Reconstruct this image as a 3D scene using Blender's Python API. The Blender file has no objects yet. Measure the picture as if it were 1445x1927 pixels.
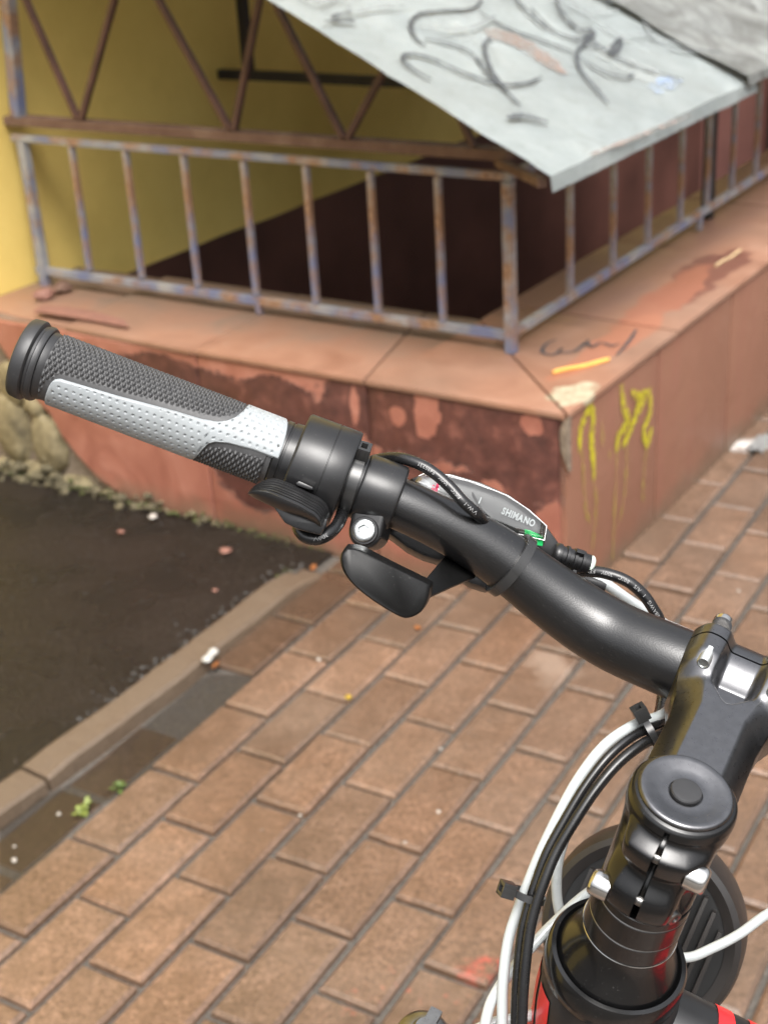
import bpy, bmesh, math, random
from mathutils import Vector, Matrix, noise
random.seed(7)
SC = bpy.context.scene
COL = SC.collection
rad = math.radians
# ------------------------------------------------------------------ camera
FPX, PITCH, ROLL, CAMH = 2681.9, 0.44732, 0.06293, 1.40
CX, CY = 722.5, 963.5
cp, sp = math.cos(PITCH), math.sin(PITCH)
cr, sr = math.cos(ROLL), math.sin(ROLL)
FW = Vector((0, cp, -sp)); up0 = Vector((0, sp, cp)); rt0 = Vector((1, 0, 0))
RT = cr * rt0 - sr * up0
UP = cr * up0 + sr * rt0
CAM = Vector((0, 0, CAMH))
cd = bpy.data.cameras.new('Camera'); cam = bpy.data.objects.new('Camera', cd); COL.objects.link(cam)
cam.matrix_world = Matrix(((RT.x, UP.x, -FW.x, 0), (RT.y, UP.y, -FW.y, 0), (RT.z, UP.z, -FW.z, CAMH), (0, 0, 0, 1)))
cd.sensor_fit = 'VERTICAL'; cd.sensor_height = 36; cd.sensor_width = 36
cd.lens = FPX / 1927 * 36
cd.clip_start = 0.02; cd.clip_end = 2000
cd.dof.use_dof = True; cd.dof.focus_distance = 0.615; cd.dof.aperture_fstop = 16.5
SC.camera = cam
# ------------------------------------------------------------------ light
SUN_EL, SUN_AZ = rad(60), rad(172)      # azimuth clockwise from +Y
w = bpy.data.worlds.new('World'); SC.world = w; w.use_nodes = True
nt = w.node_tree; bg = nt.nodes['Background']
sky = nt.nodes.new('ShaderNodeTexSky'); sky.sky_type = 'NISHITA'; sky.sun_disc = False
sky.sun_elevation = SUN_EL; sky.sun_rotation = SUN_AZ
sky.air_density = 1.0; sky.dust_density = 6.0; sky.ozone_density = 1.0
hs = nt.nodes.new('ShaderNodeHueSaturation'); hs.inputs['Saturation'].default_value = 0.22
nt.links.new(sky.outputs[0], hs.inputs['Color']); tcw = nt.nodes.new('ShaderNodeTexCoord'); sx = nt.nodes.new('ShaderNodeSeparateXYZ'); nt.links.new(tcw.outputs['Generated'], sx.inputs[0])
mr = nt.nodes.new('ShaderNodeMapRange'); nt.links.new(sx.outputs['Z'], mr.inputs[0])      # overcast: the zenith about three times the horizon
mr.inputs[1].default_value = -.02; mr.inputs[2].default_value = .9; mr.inputs[3].default_value = .26; mr.inputs[4].default_value = 1.85
mm = nt.nodes.new('ShaderNodeVectorMath'); mm.operation = 'SCALE'; nt.links.new(hs.outputs[0], mm.inputs[0]); nt.links.new(mr.outputs[0], mm.inputs['Scale'])
nt.links.new(mm.outputs[0], bg.inputs[0])
bg.inputs[1].default_value = 0.15
sl = bpy.data.lights.new('Sun', 'SUN'); sl.energy = 0.8; sl.angle = rad(32); sl.color = (1, 0.965, 0.91)
so = bpy.data.objects.new('Sun', sl); COL.objects.link(so)
sd = Vector((math.sin(SUN_AZ) * math.cos(SUN_EL), math.cos(SUN_AZ) * math.cos(SUN_EL), math.sin(SUN_EL)))
so.rotation_euler = sd.to_track_quat('Z', 'Y').to_euler()
vs = SC.view_settings; vs.view_transform = 'Standard'; vs.look = 'None'; vs.gamma = 1; vs.exposure = 0.87
SC.cycles.use_denoising = True
SC.cycles.max_bounces = 8

# ------------------------------------------------------------------ geometry of the place
WA = 0.60227
wR = Vector((math.sin(WA), math.cos(WA), 0))       # along the right face of the low wall, away
wL = Vector((-math.cos(WA), math.sin(WA), 0))      # along its front face, to the left
UZ = Vector((0, 0, 1))
def W(u, v, z): return wR * u + wL * v + UZ * z
def ray(x, y): return RT * ((x - CX) / FPX) - UP * ((y - CY) / FPX) + FW
def P(x, y, d): return CAM + ray(x, y) * d                    # point at depth d
def onz(x, y, z): r = ray(x, y); return CAM + r * ((z - CAMH) / r.z)
def onpl(x, y, o, n): r = ray(x, y); return CAM + r * ((o - CAM).dot(n) / r.dot(n))
def camv(a, b, c): return RT * a + UP * b + FW * c
# bike steering frame: S down the steerer, F along the stem, R to the right bar end
O = CAM + camv(.1122, -.1041, .53)
S = camv(-.14, -.773, .619).normalized()
R = camv(.882, -.382, -.278); R = (R - S * R.dot(S)).normalized()
F = S.cross(R) if S.cross(R).dot(FW) > 0 else R.cross(S)
def Lc(s, q, r): return O + S * s + F * q + R * r

# ------------------------------------------------------------------ object helpers
def link(o): COL.objects.link(o); return o
def thing(name, label, cat, loc, group=None):
    o = bpy.data.objects.new(name, None); link(o); o.location = loc; o.empty_display_size = .05
    o['label'] = label; o['category'] = cat
    if group: o['group'] = group
    return o
def tag(o, label=None, cat=None, group=None, kind=None):
    for k, v in (('label', label), ('category', cat), ('group', group), ('kind', kind)):
        if v: o[k] = v
    return o
def root_loc(o):
    while o.parent: o = o.parent
    return Vector(o.location)
def obj(name, bm, mat, parent=None, smooth=None, mats=None):
    me = bpy.data.meshes.new(name)
    bmesh.ops.recalc_face_normals(bm, faces=bm.faces)
    if smooth is not None:
        ca = math.radians(smooth)
        for f in bm.faces: f.smooth = True
        for e in bm.edges:
            if len(e.link_faces) == 2 and e.calc_face_angle(0) > ca: e.smooth = False
    bm.to_mesh(me); bm.free()
    for m in (mats or [mat]): me.materials.append(m)
    o = link(bpy.data.objects.new(name, me))
    if parent:
        o.parent = parent
        if parent.type == 'EMPTY': o.matrix_parent_inverse = Matrix.Translation(-Vector(parent.location))
    return o
def BM(): return bmesh.new()
def frame(ax, hint=None):
    ax = ax.normalized()
    h = hint or (UZ if abs(ax.z) < .9 else Vector((1, 0, 0)))
    x = (h - ax * h.dot(ax)).normalized()
    return ax, x, ax.cross(x)
def rings(bm, rs, closed=True, cap=True):
    """skin a list of rings of points"""
    vv = [[bm.verts.new(p) for p in r] for r in rs]
    n = len(vv[0])
    for a, b in zip(vv, vv[1:]):
        for i in range(n if closed else n - 1):
            j = (i + 1) % n
            bm.faces.new((a[i], a[j], b[j], b[i]))
    if cap and closed:
        bm.faces.new(vv[0]); bm.faces.new(vv[-1])
    return vv
def lathe(bm, o, ax, prof, n=40, hint=None, cap=True):
    """prof: list of (distance along axis, radius)"""
    a, x, y = frame(ax, hint)
    rs = []
    for t, r in prof:
        rs.append([o + a * t + (x * math.cos(2 * math.pi * k / n) + y * math.sin(2 * math.pi * k / n)) * max(r, 1e-5) for k in range(n)])
    return rings(bm, rs, cap=cap)
def box(bm, o, ex, ey, ez, bevel=0):
    """o centre, half-extent vectors"""
    vs = [bm.verts.new(o + ex * i + ey * j + ez * k) for i in (-1, 1) for j in (-1, 1) for k in (-1, 1)]
    fs = [bm.faces.new([vs[i] for i in q]) for q in ((0, 1, 3, 2), (4, 6, 7, 5), (0, 4, 5, 1), (2, 3, 7, 6), (0, 2, 6, 4), (1, 5, 7, 3))]
    if bevel:
        es = list({e for f in fs for e in f.edges})
        bmesh.ops.bevel(bm, geom=es, offset=bevel, segments=2, affect='EDGES', profile=.7)
def prism(bm, pts, vec, bevel=0, seg=2):
    a = [bm.verts.new(p) for p in pts]; b = [bm.verts.new(p + vec) for p in pts]
    n = len(pts)
    fs = [bm.faces.new(a), bm.faces.new(b)]
    for i in range(n): fs.append(bm.faces.new((a[i], a[(i + 1) % n], b[(i + 1) % n], b[i])))
    if bevel:
        bmesh.ops.recalc_face_normals(bm, faces=fs)
        es = list({e for f in fs[:2] for e in f.edges})
        bmesh.ops.bevel(bm, geom=es, offset=bevel, segments=seg, affect='EDGES', profile=.6)
def spline(pts, n=10):
    """Catmull-Rom through vectors (any dimension tuples ok)"""
    pts = [Vector(p) for p in pts]
    if len(pts) < 3: 
        return [pts[0].lerp(pts[-1], i / n) for i in range(n + 1)]
    q = [pts[0] * 2 - pts[1]] + pts + [pts[-1] * 2 - pts[-2]]
    out = []
    for i in range(1, len(q) - 2):
        a, b, c, d = q[i - 1:i + 3]
        for k in range(n):
            t = k / n
            out.append(.5 * ((2 * b) + (c - a) * t + (2 * a - 5 * b + 4 * c - d) * t * t + (3 * b - a - 3 * c + d) * t ** 3))
    out.append(pts[-1]); return out
def tube(bm, path, r, n=14, cap=True):
    rs = []; x = None
    m = len(path)
    for i, p in enumerate(path):
        t = (path[min(i + 1, m - 1)] - path[max(i - 1, 0)]).normalized()
        if x is None: _, x, _ = frame(t)
        x = (x - t * x.dot(t)).normalized(); y = t.cross(x)
        rr = r[i] if isinstance(r, (list, tuple)) else r
        rs.append([p + (x * math.cos(2 * math.pi * k / n) + y * math.sin(2 * math.pi * k / n)) * rr for k in range(n)])
    return rings(bm, rs, cap=cap)
def interp(x, tab):
    if x <= tab[0][0]: return tab[0][1]
    for (a, va), (b, vb) in zip(tab, tab[1:]):
        if x <= b: return va + (vb - va) * (x - a) / (b - a)
    return tab[-1][1]
def sstep(x, a, b):
    t = min(1, max(0, (x - a) / (b - a))); return t * t * (3 - 2 * t)
def ribbon(bm, pts, wd, nrm, lift=.002, taper=True):
    """flat painted stroke following points on a surface"""
    m = len(pts); prev = None
    for i, p in enumerate(pts):
        t = (pts[min(i + 1, m - 1)] - pts[max(i - 1, 0)]).normalized()
        s = t.cross(nrm).normalized()
        k = 1.0
        if taper: k = .55 + .45 * min(1, min(i, m - 1 - i) / (m * .18 + 1))
        k *= 1 + .18 * math.sin(i * 1.7)
        a = bm.verts.new(p + nrm * lift + s * wd * k / 2); b = bm.verts.new(p + nrm * lift - s * wd * k / 2)
        if prev: bm.faces.new((prev[0], a, b, prev[1]))
        prev = (a, b)

# ------------------------------------------------------------------ materials
class NT:
    def __init__(s, name):
        s.m = bpy.data.materials.new(name); s.m.use_nodes = True
        s.t = s.m.node_tree; s.b = s.t.nodes['Principled BSDF']
    def n(s, t, **kw):
        x = s.t.nodes.new('ShaderNode' + t)
        for k, v in kw.items(): setattr(x, k, v)
        return x
    def l(s, a, b): s.t.links.new(a, b)
    def coord(s):
        if not hasattr(s, '_c'): s._c = s.n('TexCoord').outputs['Object']
        return s._c
    def noise(s, scale, detail=4, rough=.55, dist=0, vec=None):
        x = s.n('TexNoise'); x.inputs['Scale'].default_value = scale; x.inputs['Detail'].default_value = detail
        x.inputs['Roughness'].default_value = rough; x.inputs['Distortion'].default_value = dist
        s.l(vec or s.coord(), x.inputs['Vector']); return x.outputs['Fac']
    def ramp(s, fac, stops):
        x = s.n('ValToRGB'); e = x.color_ramp.elements
        while len(e) < len(stops): e.new(.5)
        for k, (p, c) in zip(e, stops):
            k.position = p; k.color = (*c, 1) if not isinstance(c, (int, float)) else (c, c, c, 1)
        s.l(fac, x.inputs[0]); return x.outputs[0]
    def mix(s, fac, a, b, mode='MIX'):
        x = s.n('Mix', data_type='RGBA', blend_type=mode)
        for sock, v in ((x.inputs[0], fac), (x.inputs[6], a), (x.inputs[7], b)):
            if isinstance(v, (int, float)): sock.default_value = v
            elif isinstance(v, tuple): sock.default_value = (*v, 1)
            else: s.l(v, sock)
        return x.outputs[2]
    def math(s, op, a, b=0.0, c=None):
        x = s.n('Math', operation=op)
        for i, v in enumerate((a, b) if c is None else (a, b, c)):
            if isinstance(v, (int, float)): x.inputs[i].default_value = v
            else: s.l(v, x.inputs[i])
        return x.outputs[0]
    def dot(s, vec, d, off=0.0):
        x = s.n('VectorMath', operation='DOT_PRODUCT'); s.l(vec, x.inputs[0]); x.inputs[1].default_value = d
        return s.math('SUBTRACT', x.outputs['Value'], off)
    def blob(s, c, rx, ry, jitter, ax, ay, soft=.35):
        """soft ellipse mask in two axes, edge broken up by noise"""
        a = s.math('DIVIDE', s.dot(s.coord(), ax, c[0]), rx); b = s.math('DIVIDE', s.dot(s.coord(), ay, c[1]), ry)
        d = s.math('SQRT', s.math('ADD', s.math('MULTIPLY', a, a), s.math('MULTIPLY', b, b)))
        d = s.math('ADD', d, s.math('MULTIPLY', s.math('SUBTRACT', jitter, .5), 2.2))
        x = s.n('MapRange'); s.l(d, x.inputs[0]); x.inputs[1].default_value = 1 + soft / 2; x.inputs[2].default_value = 1 - soft / 2
        return x.outputs[0]
    def bump(s, h, st, dist=.001):
        x = s.n('Bump'); x.inputs['Strength'].default_value = st; x.inputs['Distance'].default_value = dist
        s.l(h, x.inputs['Height'])
        if s.b.inputs['Normal'].links: s.l(s.b.inputs['Normal'].links[0].from_socket, x.inputs['Normal'])
        s.l(x.outputs[0], s.b.inputs['Normal'])
    def col(s, v):
        if isinstance(v, tuple): s.b.inputs['Base Color'].default_value = (*v, 1)
        else: s.l(v, s.b.inputs['Base Color'])
    def rough(s, v):
        if isinstance(v, (int, float)): s.b.inputs['Roughness'].default_value = v
        else: s.l(v, s.b.inputs['Roughness'])
def dusty(t, c, amt=.5):
    d = t.ramp(t.noise(1100, 1, .5), [(.70, 0.), (.77, amt * .45)]); m = t.ramp(t.noise(60, 4, .7), [(.40, 0.), (.70, 1.)])
    c = t.mix(t.math('MULTIPLY', d, m), c, (.16, .155, .145))
    return t.mix(t.ramp(t.noise(25, 5, .7), [(.50, 0.), (.80, .05)]), c, (.09, .085, .08))
def pbr(name, c, rough=.5, metal=0, var=None, bump=None, coat=0, spec=.5, dust=0):
    t = NT(name)
    if var:
        n = t.noise(var[0], 5); k = var[1]
        cc = t.ramp(n, [(.25, tuple(x * (1 - k) for x in c)), (.75, tuple(min(1, x * (1 + k)) for x in c))]); t.col(dusty(t, cc, dust) if dust else cc)
    else: t.col(c)
    if var: t.rough(t.math('ADD', t.math('MULTIPLY', t.noise(var[0] * 2.3, 3), .16), rough - .08))
    else: t.rough(rough)
    t.b.inputs['Metallic'].default_value = metal; t.b.inputs['Specular IOR Level'].default_value = spec
    if coat: t.b.inputs['Coat Weight'].default_value = coat; t.b.inputs['Coat Roughness'].default_value = .08
    if bump: t.bump(t.noise(bump[0], 3), bump[1], bump[2])
    return t.m
wRt, wLt, uzt = tuple(wR), tuple(wL), (0, 0, 1)
M = {}
# pavement
t = NT('paver'); at = t.n('Attribute', attribute_name='tint')
n1 = t.noise(420, 3, .7); n2 = t.noise(28, 5, .6); n3 = t.noise(3.2, 4, .6); n4 = t.noise(110, 4, .75)
c = t.ramp(n1, [(.34, (.065, .041, .027)), (.5, (.205, .130, .088)), (.66, (.40, .265, .185))])
c = t.mix(t.ramp(n4, [(.34, .75), (.50, .0)]), c, (.060, .036, .022))
c = t.mix(t.ramp(n4, [(.54, .0), (.68, .6)]), c, (.42, .26, .18))
c = t.mix(t.ramp(n2, [(.38, .0), (.68, .55)]), c, (.12, .075, .046))
c = t.mix(1.0, c, (1.04, 1.01, .95), 'MULTIPLY'); c = t.mix(.9, c, at.outputs['Color'], 'MULTIPLY')
c = t.mix(t.ramp(n3, [(.45, 0.), (.75, .35)]), c, (.16, .118, .085))
wet = t.ramp(t.noise(1.7, 5, .65, .4), [(.40, 1.), (.62, 0.)]); c = t.mix(t.math('MULTIPLY', wet, .55), c, (.060, .038, .024))
ge = t.n('NewGeometry'); pn = t.ramp(ge.outputs['Pointiness'], [(.50, 0.), (.56, .5)])
# red spray specks near the wheel
pr = onz(905, 1835, 0)
j = t.noise(55, 3, .7)
def spray(cx_, cy_, r_, th):
    p = onz(cx_, cy_, 0)
    return t.math('MULTIPLY', t.blob((p.x, p.y), r_, r_ * .6, t.noise(22, 4, .7), (1, 0, 0), (0, 1, 0), .5), t.ramp(j, [(th, 0.), (th + .16, .5)]))
c = t.mix(spray(912, 1826, .036, .44), c, (.42, .055, .04))
c = t.mix(spray(770, 1900, .12, .60), c, (.42, .055, .04))
ice = onz(1432, 835, 0)
c = t.mix(t.math('MULTIPLY', t.blob((ice.x, ice.y), .07, .035, t.noise(14, 4), (1, 0, 0), (0, 1, 0), .6), .7), c, (.62, .6, .57))
sp2 = onz(1040, 1255, 0)
c = t.mix(t.math('MULTIPLY', t.blob((sp2.x, sp2.y), .035, .06, t.noise(18, 4), (1, 0, 0), (0, 1, 0), .8), .45), c, (.30, .23, .18))
t.col(c); t.rough(t.math('SUBTRACT', t.math('ADD', t.ramp(n3, [(.3, .22), (.7, .44)]), t.math('MULTIPLY', n4, .14)), t.math('MULTIPLY', wet, .08))); t.b.inputs['Specular IOR Level'].default_value = .6; t.bump(n1, .45, .0012); t.bump(n4, .35, .0015); t.bump(n2, .4, .004)
M['paver'] = t.m
t = NT('joint sand'); n = t.noise(160, 4)
t.col(t.ramp(n, [(.3, (.035, .030, .025)), (.7, (.11, .095, .08))])); t.rough(.8); t.bump(n, .6, .003); M['joint'] = t.m
t = NT('asphalt'); n1 = t.noise(260, 4, .75); n2 = t.noise(4, 5, .6); n3 = t.noise(40, 4, .7)
c = t.ramp(n1, [(.3, (.005, .004, .003)), (.6, (.014, .0105, .008)), (.8, (.06, .05, .043))])
c = t.mix(t.ramp(n2, [(.4, 0.), (.7, .6)]), c, (.028, .019, .014)); t.col(c)
t.rough(t.ramp(n2, [(.35, .16), (.62, .42)])); n5 = t.noise(95, 3, .8); c = t.mix(t.ramp(n5, [(.60, 0.), (.70, .8)]), c, (.085, .07, .06)); t.col(c); t.b.inputs['Specular IOR Level'].default_value = .3; t.bump(n1, .9, .005); t.bump(n5, .8, .008); t.bump(n3, .5, .008); M['asphalt'] = t.m
t = NT('kerb stone'); n1 = t.noise(300, 3, .7); n2 = t.noise(9, 5)
c = t.ramp(n1, [(.3, (.062, .042, .027)), (.7, (.145, .100, .064))]); c = t.mix(t.ramp(n2, [(.35, .0), (.7, .55)]), c, (.115, .084, .058))
t.col(c); t.rough(.6); t.bump(n1, .5, .002); t.bump(t.noise(35), .6, .006); M['kerb'] = t.m
t = NT('puddle water'); t.col((.030, .024, .018)); t.rough(.05); t.b.inputs['Alpha'].default_value = .40; M['puddle'] = t.m
# wall tiles
t = NT('red cladding'); jt = t.noise(7.5, 6, .62); n1 = t.noise(180, 4, .7); n2 = t.noise(10, 6, .65, .6)
red = t.ramp(n2, [(.3, (.22, .080, .056)), (.55, (.29, .115, .080)), (.8, (.38, .175, .128))])
dk = t.ramp(t.noise(24, 5, .7), [(.3, (.045, .017, .014)), (.55, (.092, .034, .027)), (.75, (.20, .080, .060)), (.9, (.30, .13, .10))])
fm = t.math('LESS_THAN', t.dot(t.coord(), wRt), 2.196)         # the front face
msk = None
for (x, y, rx, ry) in ((470, 760, .30, .075), (860, 800, .42, .11), (640, 905, .30, .11), (300, 700, .16, .04), (900, 960, .26, .09), (1010, 880, .20, .13), (470, 900, .13, .10)):
    p = onpl(x, y, W(2.185, 0, 0), wR)
    b = t.blob((p.dot(wL), p.z), rx * .84, ry * .84, jt, wLt, uzt, .5)
    msk = b if msk is None else t.math('MAXIMUM', msk, b)
hole = None
for (x, y, rx, ry) in ((800, 770, .05, .075), (745, 785, .025, .03), (665, 765, .016, .07), (930, 940, .05, .05), (250, 860, .14, .15), (1000, 720, .1, .02), (690, 1010, .22, .03), (1040, 1000, .05, .08), (1000, 800, .03, .03), (700, 860, .03, .03)):
    p = onpl(x, y, W(2.185, 0, 0), wR)
    b = t.blob((p.dot(wL), p.z), rx * .68, ry * .68, t.noise(16, 5, .6), wLt, uzt, .12)
    hole = b if hole is None else t.math('MAXIMUM', hole, b)
msk = t.math('MULTIPLY', t.math('MULTIPLY', msk, t.math('SUBTRACT', 1.0, hole)), fm)
msk = t.ramp(t.math('ADD', msk, t.math('MULTIPLY', t.math('SUBTRACT', t.noise(75, 6, .8), .5), 2.0)), [(.38, 0.), (.54, 1.)])
msk = t.math('MULTIPLY', msk, fm)
side = t.mix(t.ramp(t.noise(3, 4), [(.35, 0.), (.7, .6)]), (.200, .092, .057), (.25, .124, .081))
dn = t.n('VectorMath', operation='MULTIPLY'); t.l(t.coord(), dn.inputs[0]); dn.inputs[1].default_value = (14, 14, 1.2)
side = t.mix(t.ramp(t.noise(1.6, 4, .6, 0, dn.outputs[0]), [(.5, 0.), (.72, .5)]), side, (.22, .088, .062))
c = t.mix(fm, side, red); c = t.mix(msk, c, dk)
c = t.mix(t.ramp(n1, [(.62, 0.), (.8, .28)]), c, (.50, .32, .25)); 
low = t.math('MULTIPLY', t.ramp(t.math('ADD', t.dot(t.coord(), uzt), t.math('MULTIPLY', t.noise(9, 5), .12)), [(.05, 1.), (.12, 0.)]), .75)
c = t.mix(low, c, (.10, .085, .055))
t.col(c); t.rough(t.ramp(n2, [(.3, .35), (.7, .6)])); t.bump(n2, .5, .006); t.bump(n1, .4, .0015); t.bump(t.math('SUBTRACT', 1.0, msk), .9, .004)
M['clad'] = t.m
t = NT('coping tile'); n1 = t.noise(200, 4, .7); n2 = t.noise(7, 6, .65, .5); n3 = t.noise(2.6, 5, .6)
c = t.ramp(n2, [(.3, (.205, .098, .061)), (.55, (.27, .142, .093)), (.8, (.34, .20, .140))])
c = t.mix(t.ramp(n3, [(.42, 0.), (.68, .65)]), c, (.175, .108, .075))
# dust towards the pit edge of the front coping, wet stain on the right one
du = t.ramp(t.math('ADD', t.math('MULTIPLY', t.dot(t.coord(), wRt, 2.17), 1.6), t.math('MULTIPLY', t.math('SUBTRACT', n2, .5), .9)), [(.18, 0.), (.5, .8)])
frontm = t.math('MULTIPLY', t.math('GREATER_THAN', t.dot(t.coord(), wLt), 1.5), t.math('LESS_THAN', t.dot(t.coord(), wRt), 2.64))
c = t.mix(t.math('MULTIPLY', du, frontm), c, (.120, .088, .066))
inn = t.ramp(t.math('ADD', t.dot(t.coord(), wLt, 1.22), t.math('MULTIPLY', t.math('SUBTRACT', n2, .5), .18)), [(.0, 0.), (.10, .75)])
rm = t.math('GREATER_THAN', t.dot(t.coord(), wRt), 2.64)
c = t.mix(t.math('MULTIPLY', inn, rm), c, (.17, .092, .066))
for (x, y, rx, ry, cc) in ((1330, 515, .30, .06, (.125, .048, .034)), (1240, 570, .28, .05, (.255, .10, .06)), (1160, 640, .22, .04, (.29, .12, .072))):
    p = onz(x, y, .415)
    c = t.mix(t.math('MULTIPLY', t.blob((p.dot(wR), p.dot(wL)), rx, ry, t.noise(8, 5, .6), wRt, wLt, .15), .85), c, cc)
mp = onz(1080, 740, .415)
c = t.mix(t.blob((mp.dot(wR), mp.dot(wL)), .055, .045, t.noise(22, 4), wRt, wLt, .2), c, t.ramp(t.noise(90, 4), [(.3, (.24, .20, .13)), (.7, (.46, .40, .29))]))
c = t.mix(t.ramp(n1, [(.64, 0.), (.8, .25)]), c, (.55, .38, .30))
t.col(c); t.rough(t.ramp(n3, [(.3, .38), (.7, .62)])); t.bump(n1, .25, .001); t.bump(n2, .25, .004); M['coping'] = t.m
t = NT('mortar'); n = t.noise(120, 4); t.col(t.ramp(n, [(.3, (.10, .075, .055)), (.7, (.24, .19, .14))])); t.rough(.85); t.bump(n, .5, .003); M['mortar'] = t.m
t = NT('rubble'); n = t.noise(20, 6, .7); t.col(t.ramp(n, [(.3, (.075, .06, .032)), (.5, (.19, .155, .085)), (.75, (.33, .28, .17))])); t.rough(.8); t.bump(n, .6, .006); M['rubble'] = t.m
t = NT('dirty crumbs'); n = t.noise(30, 5, .7); t.col(t.ramp(n, [(.3, (.035, .030, .016)), (.55, (.095, .080, .045)), (.75, (.20, .165, .10))])); t.rough(.9); t.bump(n, .6, .004); M['crumb'] = t.m
# building
t = NT('yellow render'); n1 = t.noise(1.6, 6, .6); n2 = t.noise(70, 4, .6); n3 = t.noise(9, 5, .65)
c = t.ramp(n1, [(.3, (.58, .415, .105)), (.55, (.70, .52, .15)), (.8, (.77, .59, .19))])
c = t.mix(t.ramp(n3, [(.5, 0.), (.75, .35)]), c, (.54, .38, .09)); t.col(c); t.rough(.85); t.bump(n2, .5, .002); t.bump(n3, .3, .006); M['yellow'] = t.m
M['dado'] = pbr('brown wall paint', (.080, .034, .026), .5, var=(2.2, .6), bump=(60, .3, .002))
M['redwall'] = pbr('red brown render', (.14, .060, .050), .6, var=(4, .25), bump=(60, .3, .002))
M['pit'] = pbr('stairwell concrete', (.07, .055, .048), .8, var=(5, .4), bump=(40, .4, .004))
# metal work
t = NT('blue paint with rust'); n1 = t.noise(13, 6, .6); n2 = t.noise(130, 4, .65)
pa = t.ramp(t.noise(11, 4), [(.38, (.125, .145, .235)), (.5, (.175, .187, .225)), (.62, (.27, .268, .262))])
ru = t.ramp(n2, [(.3, (.13, .066, .036)), (.55, (.26, .145, .075)), (.8, (.36, .25, .16))])
mk = t.ramp(n1, [(.46, 0.), (.62, .95)])
t.col(t.mix(mk, pa, ru)); t.rough(t.ramp(mk, [(0., .45), (1., .8)])); t.bump(n2, .4, .001); t.bump(mk, .4, .001); M['blue'] = t.m
t = NT('rusty brown iron'); n1 = t.noise(14, 6, .7); t.col(t.ramp(n1, [(.3, (.075, .035, .025)), (.55, (.13, .074, .050)), (.75, (.21, .145, .105))])); t.rough(.75); t.bump(t.noise(120), .4, .001); M['rust'] = t.m
M['brownbar'] = pbr('brown painted rod', (.075, .036, .030), .6, var=(20, .35))
M['blackiron'] = pbr('black iron', (.016, .013, .012), .6, var=(20, .3))
t = NT('galvanised sheet'); n1 = t.noise(6, 6, .65, .4); n2 = t.noise(45, 5, .7); n3 = t.noise(2.2, 4)
c = t.ramp(n1, [(.3, (.33, .37, .375)), (.6, (.43, .475, .475)), (.8, (.51, .545, .54))])
c = t.mix(t.ramp(t.noise(11, 6, .75, 1.2), [(.52, 0.), (.70, .6)]), c, (.27, .29, .28)); c = t.mix(t.ramp(t.noise(120, 3, .7), [(.66, 0.), (.72, .7)]), c, (.20, .19, .17)); c = t.mix(t.ramp(n3, [(.48, 0.), (.66, .5)]), c, (.32, .345, .335)); c = t.mix(t.ramp(n2, [(.64, 0.), (.76, .4)]), c, (.33, .34, .32))
t.col(c); t.rough(t.ramp(n2, [(.3, .42), (.7, .65)])); t.bump(n1, .25, .006); t.bump(n2, .2, .002); M['sheet'] = t.m
t = NT('dirty old sheet'); n1 = t.noise(8, 6, .7, .8); c = t.ramp(n1, [(.3, (.14, .14, .13)), (.5, (.27, .28, .27)), (.68, (.44, .46, .45)), (.85, (.35, .30, .31))])
t.col(c); t.rough(.6); t.bump(n1, .4, .01); M['sheet2'] = t.m
def paint(name, c, lo, hi, sc=60, op=1.0):
    t = NT(name); t.col(c); t.rough(.55)
    a = t.ramp(t.noise(sc, 4, .7), [(lo, 0.), (hi, op)]); t.l(a, t.b.inputs['Alpha']); return t.m
M['ink'] = paint('graffiti black', (.045, .052, .060), .26, .5, 40, .9)
M['inkgrey'] = paint('graffiti grey', (.17, .185, .19), .3, .55, 40, .75)
M['brownink'] = paint('graffiti brown smear', (.24, .18, .155), .34, .62, 34, .8)
M['blueink'] = paint('graffiti blue smear', (.30, .42, .66), .42, .7, 34, .6)
M['greyink'] = paint('graffiti grey smear', (.40, .43, .42), .4, .7, 26, .6)
M['lime'] = paint('lime spray', (.52, .47, .015), .30, .62, 70, .9)
M['limefaint'] = paint('lime drips', (.42, .36, .03), .36, .72, 60, .5)
# bike
t = NT('bar satin black'); n = t.noise(900, 2, .5); t.col(dusty(t, (.0045, .0045, .0048), .8)); t.rough(.29); t.b.inputs['Specular IOR Level'].default_value = .65; t.bump(t.noise(1700, 1), .20, .0003); M['bar'] = t.m
M['rubber'] = pbr('grip rubber', (.042, .042, .043), .55, dust=.7, var=(300, .18), bump=(2500, .15, .0002))
M['rubber2'] = pbr('black soft plastic', (.020, .020, .021), .42, dust=.7, var=(120, .18), bump=(1500, .10, .0002))
t = NT('grey grip rubber'); n = t.noise(38, 5, .7)
c = t.ramp(n, [(.3, (.21, .225, .23)), (.6, (.26, .28, .29))]); c = t.mix(t.ramp(t.noise(150, 4, .75), [(.60, 0.), (.72, .35)]), c, (.13, .13, .125))
t.col(c); t.rough(.5); t.bump(t.noise(900, 3), .15, .0003); M['pad'] = t.m
M['plastic'] = pbr('black plastic', (.0075, .0075, .008), .30, dust=.7, var=(80, .15), bump=(700, .05, .0002))
M['plasticmatt'] = pbr('matt black plastic', (.010, .010, .0105), .31, dust=.7, var=(60, .2), bump=(900, .05, .0002), spec=.45)
M['levershade'] = pbr('shade darkened lever plastic', (.0055, .0055, .0055), .36, dust=.6, var=(60, .2), bump=(900, .05, .0002), spec=.22)  # darker plastic: reflection of a dark figure behind the camera put into the colour
M['stemalloy'] = pbr('satin black stem alloy', (.15, .15, .155), .30, metal=1, var=(300, .10), bump=(500, .05, .0003))
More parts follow.
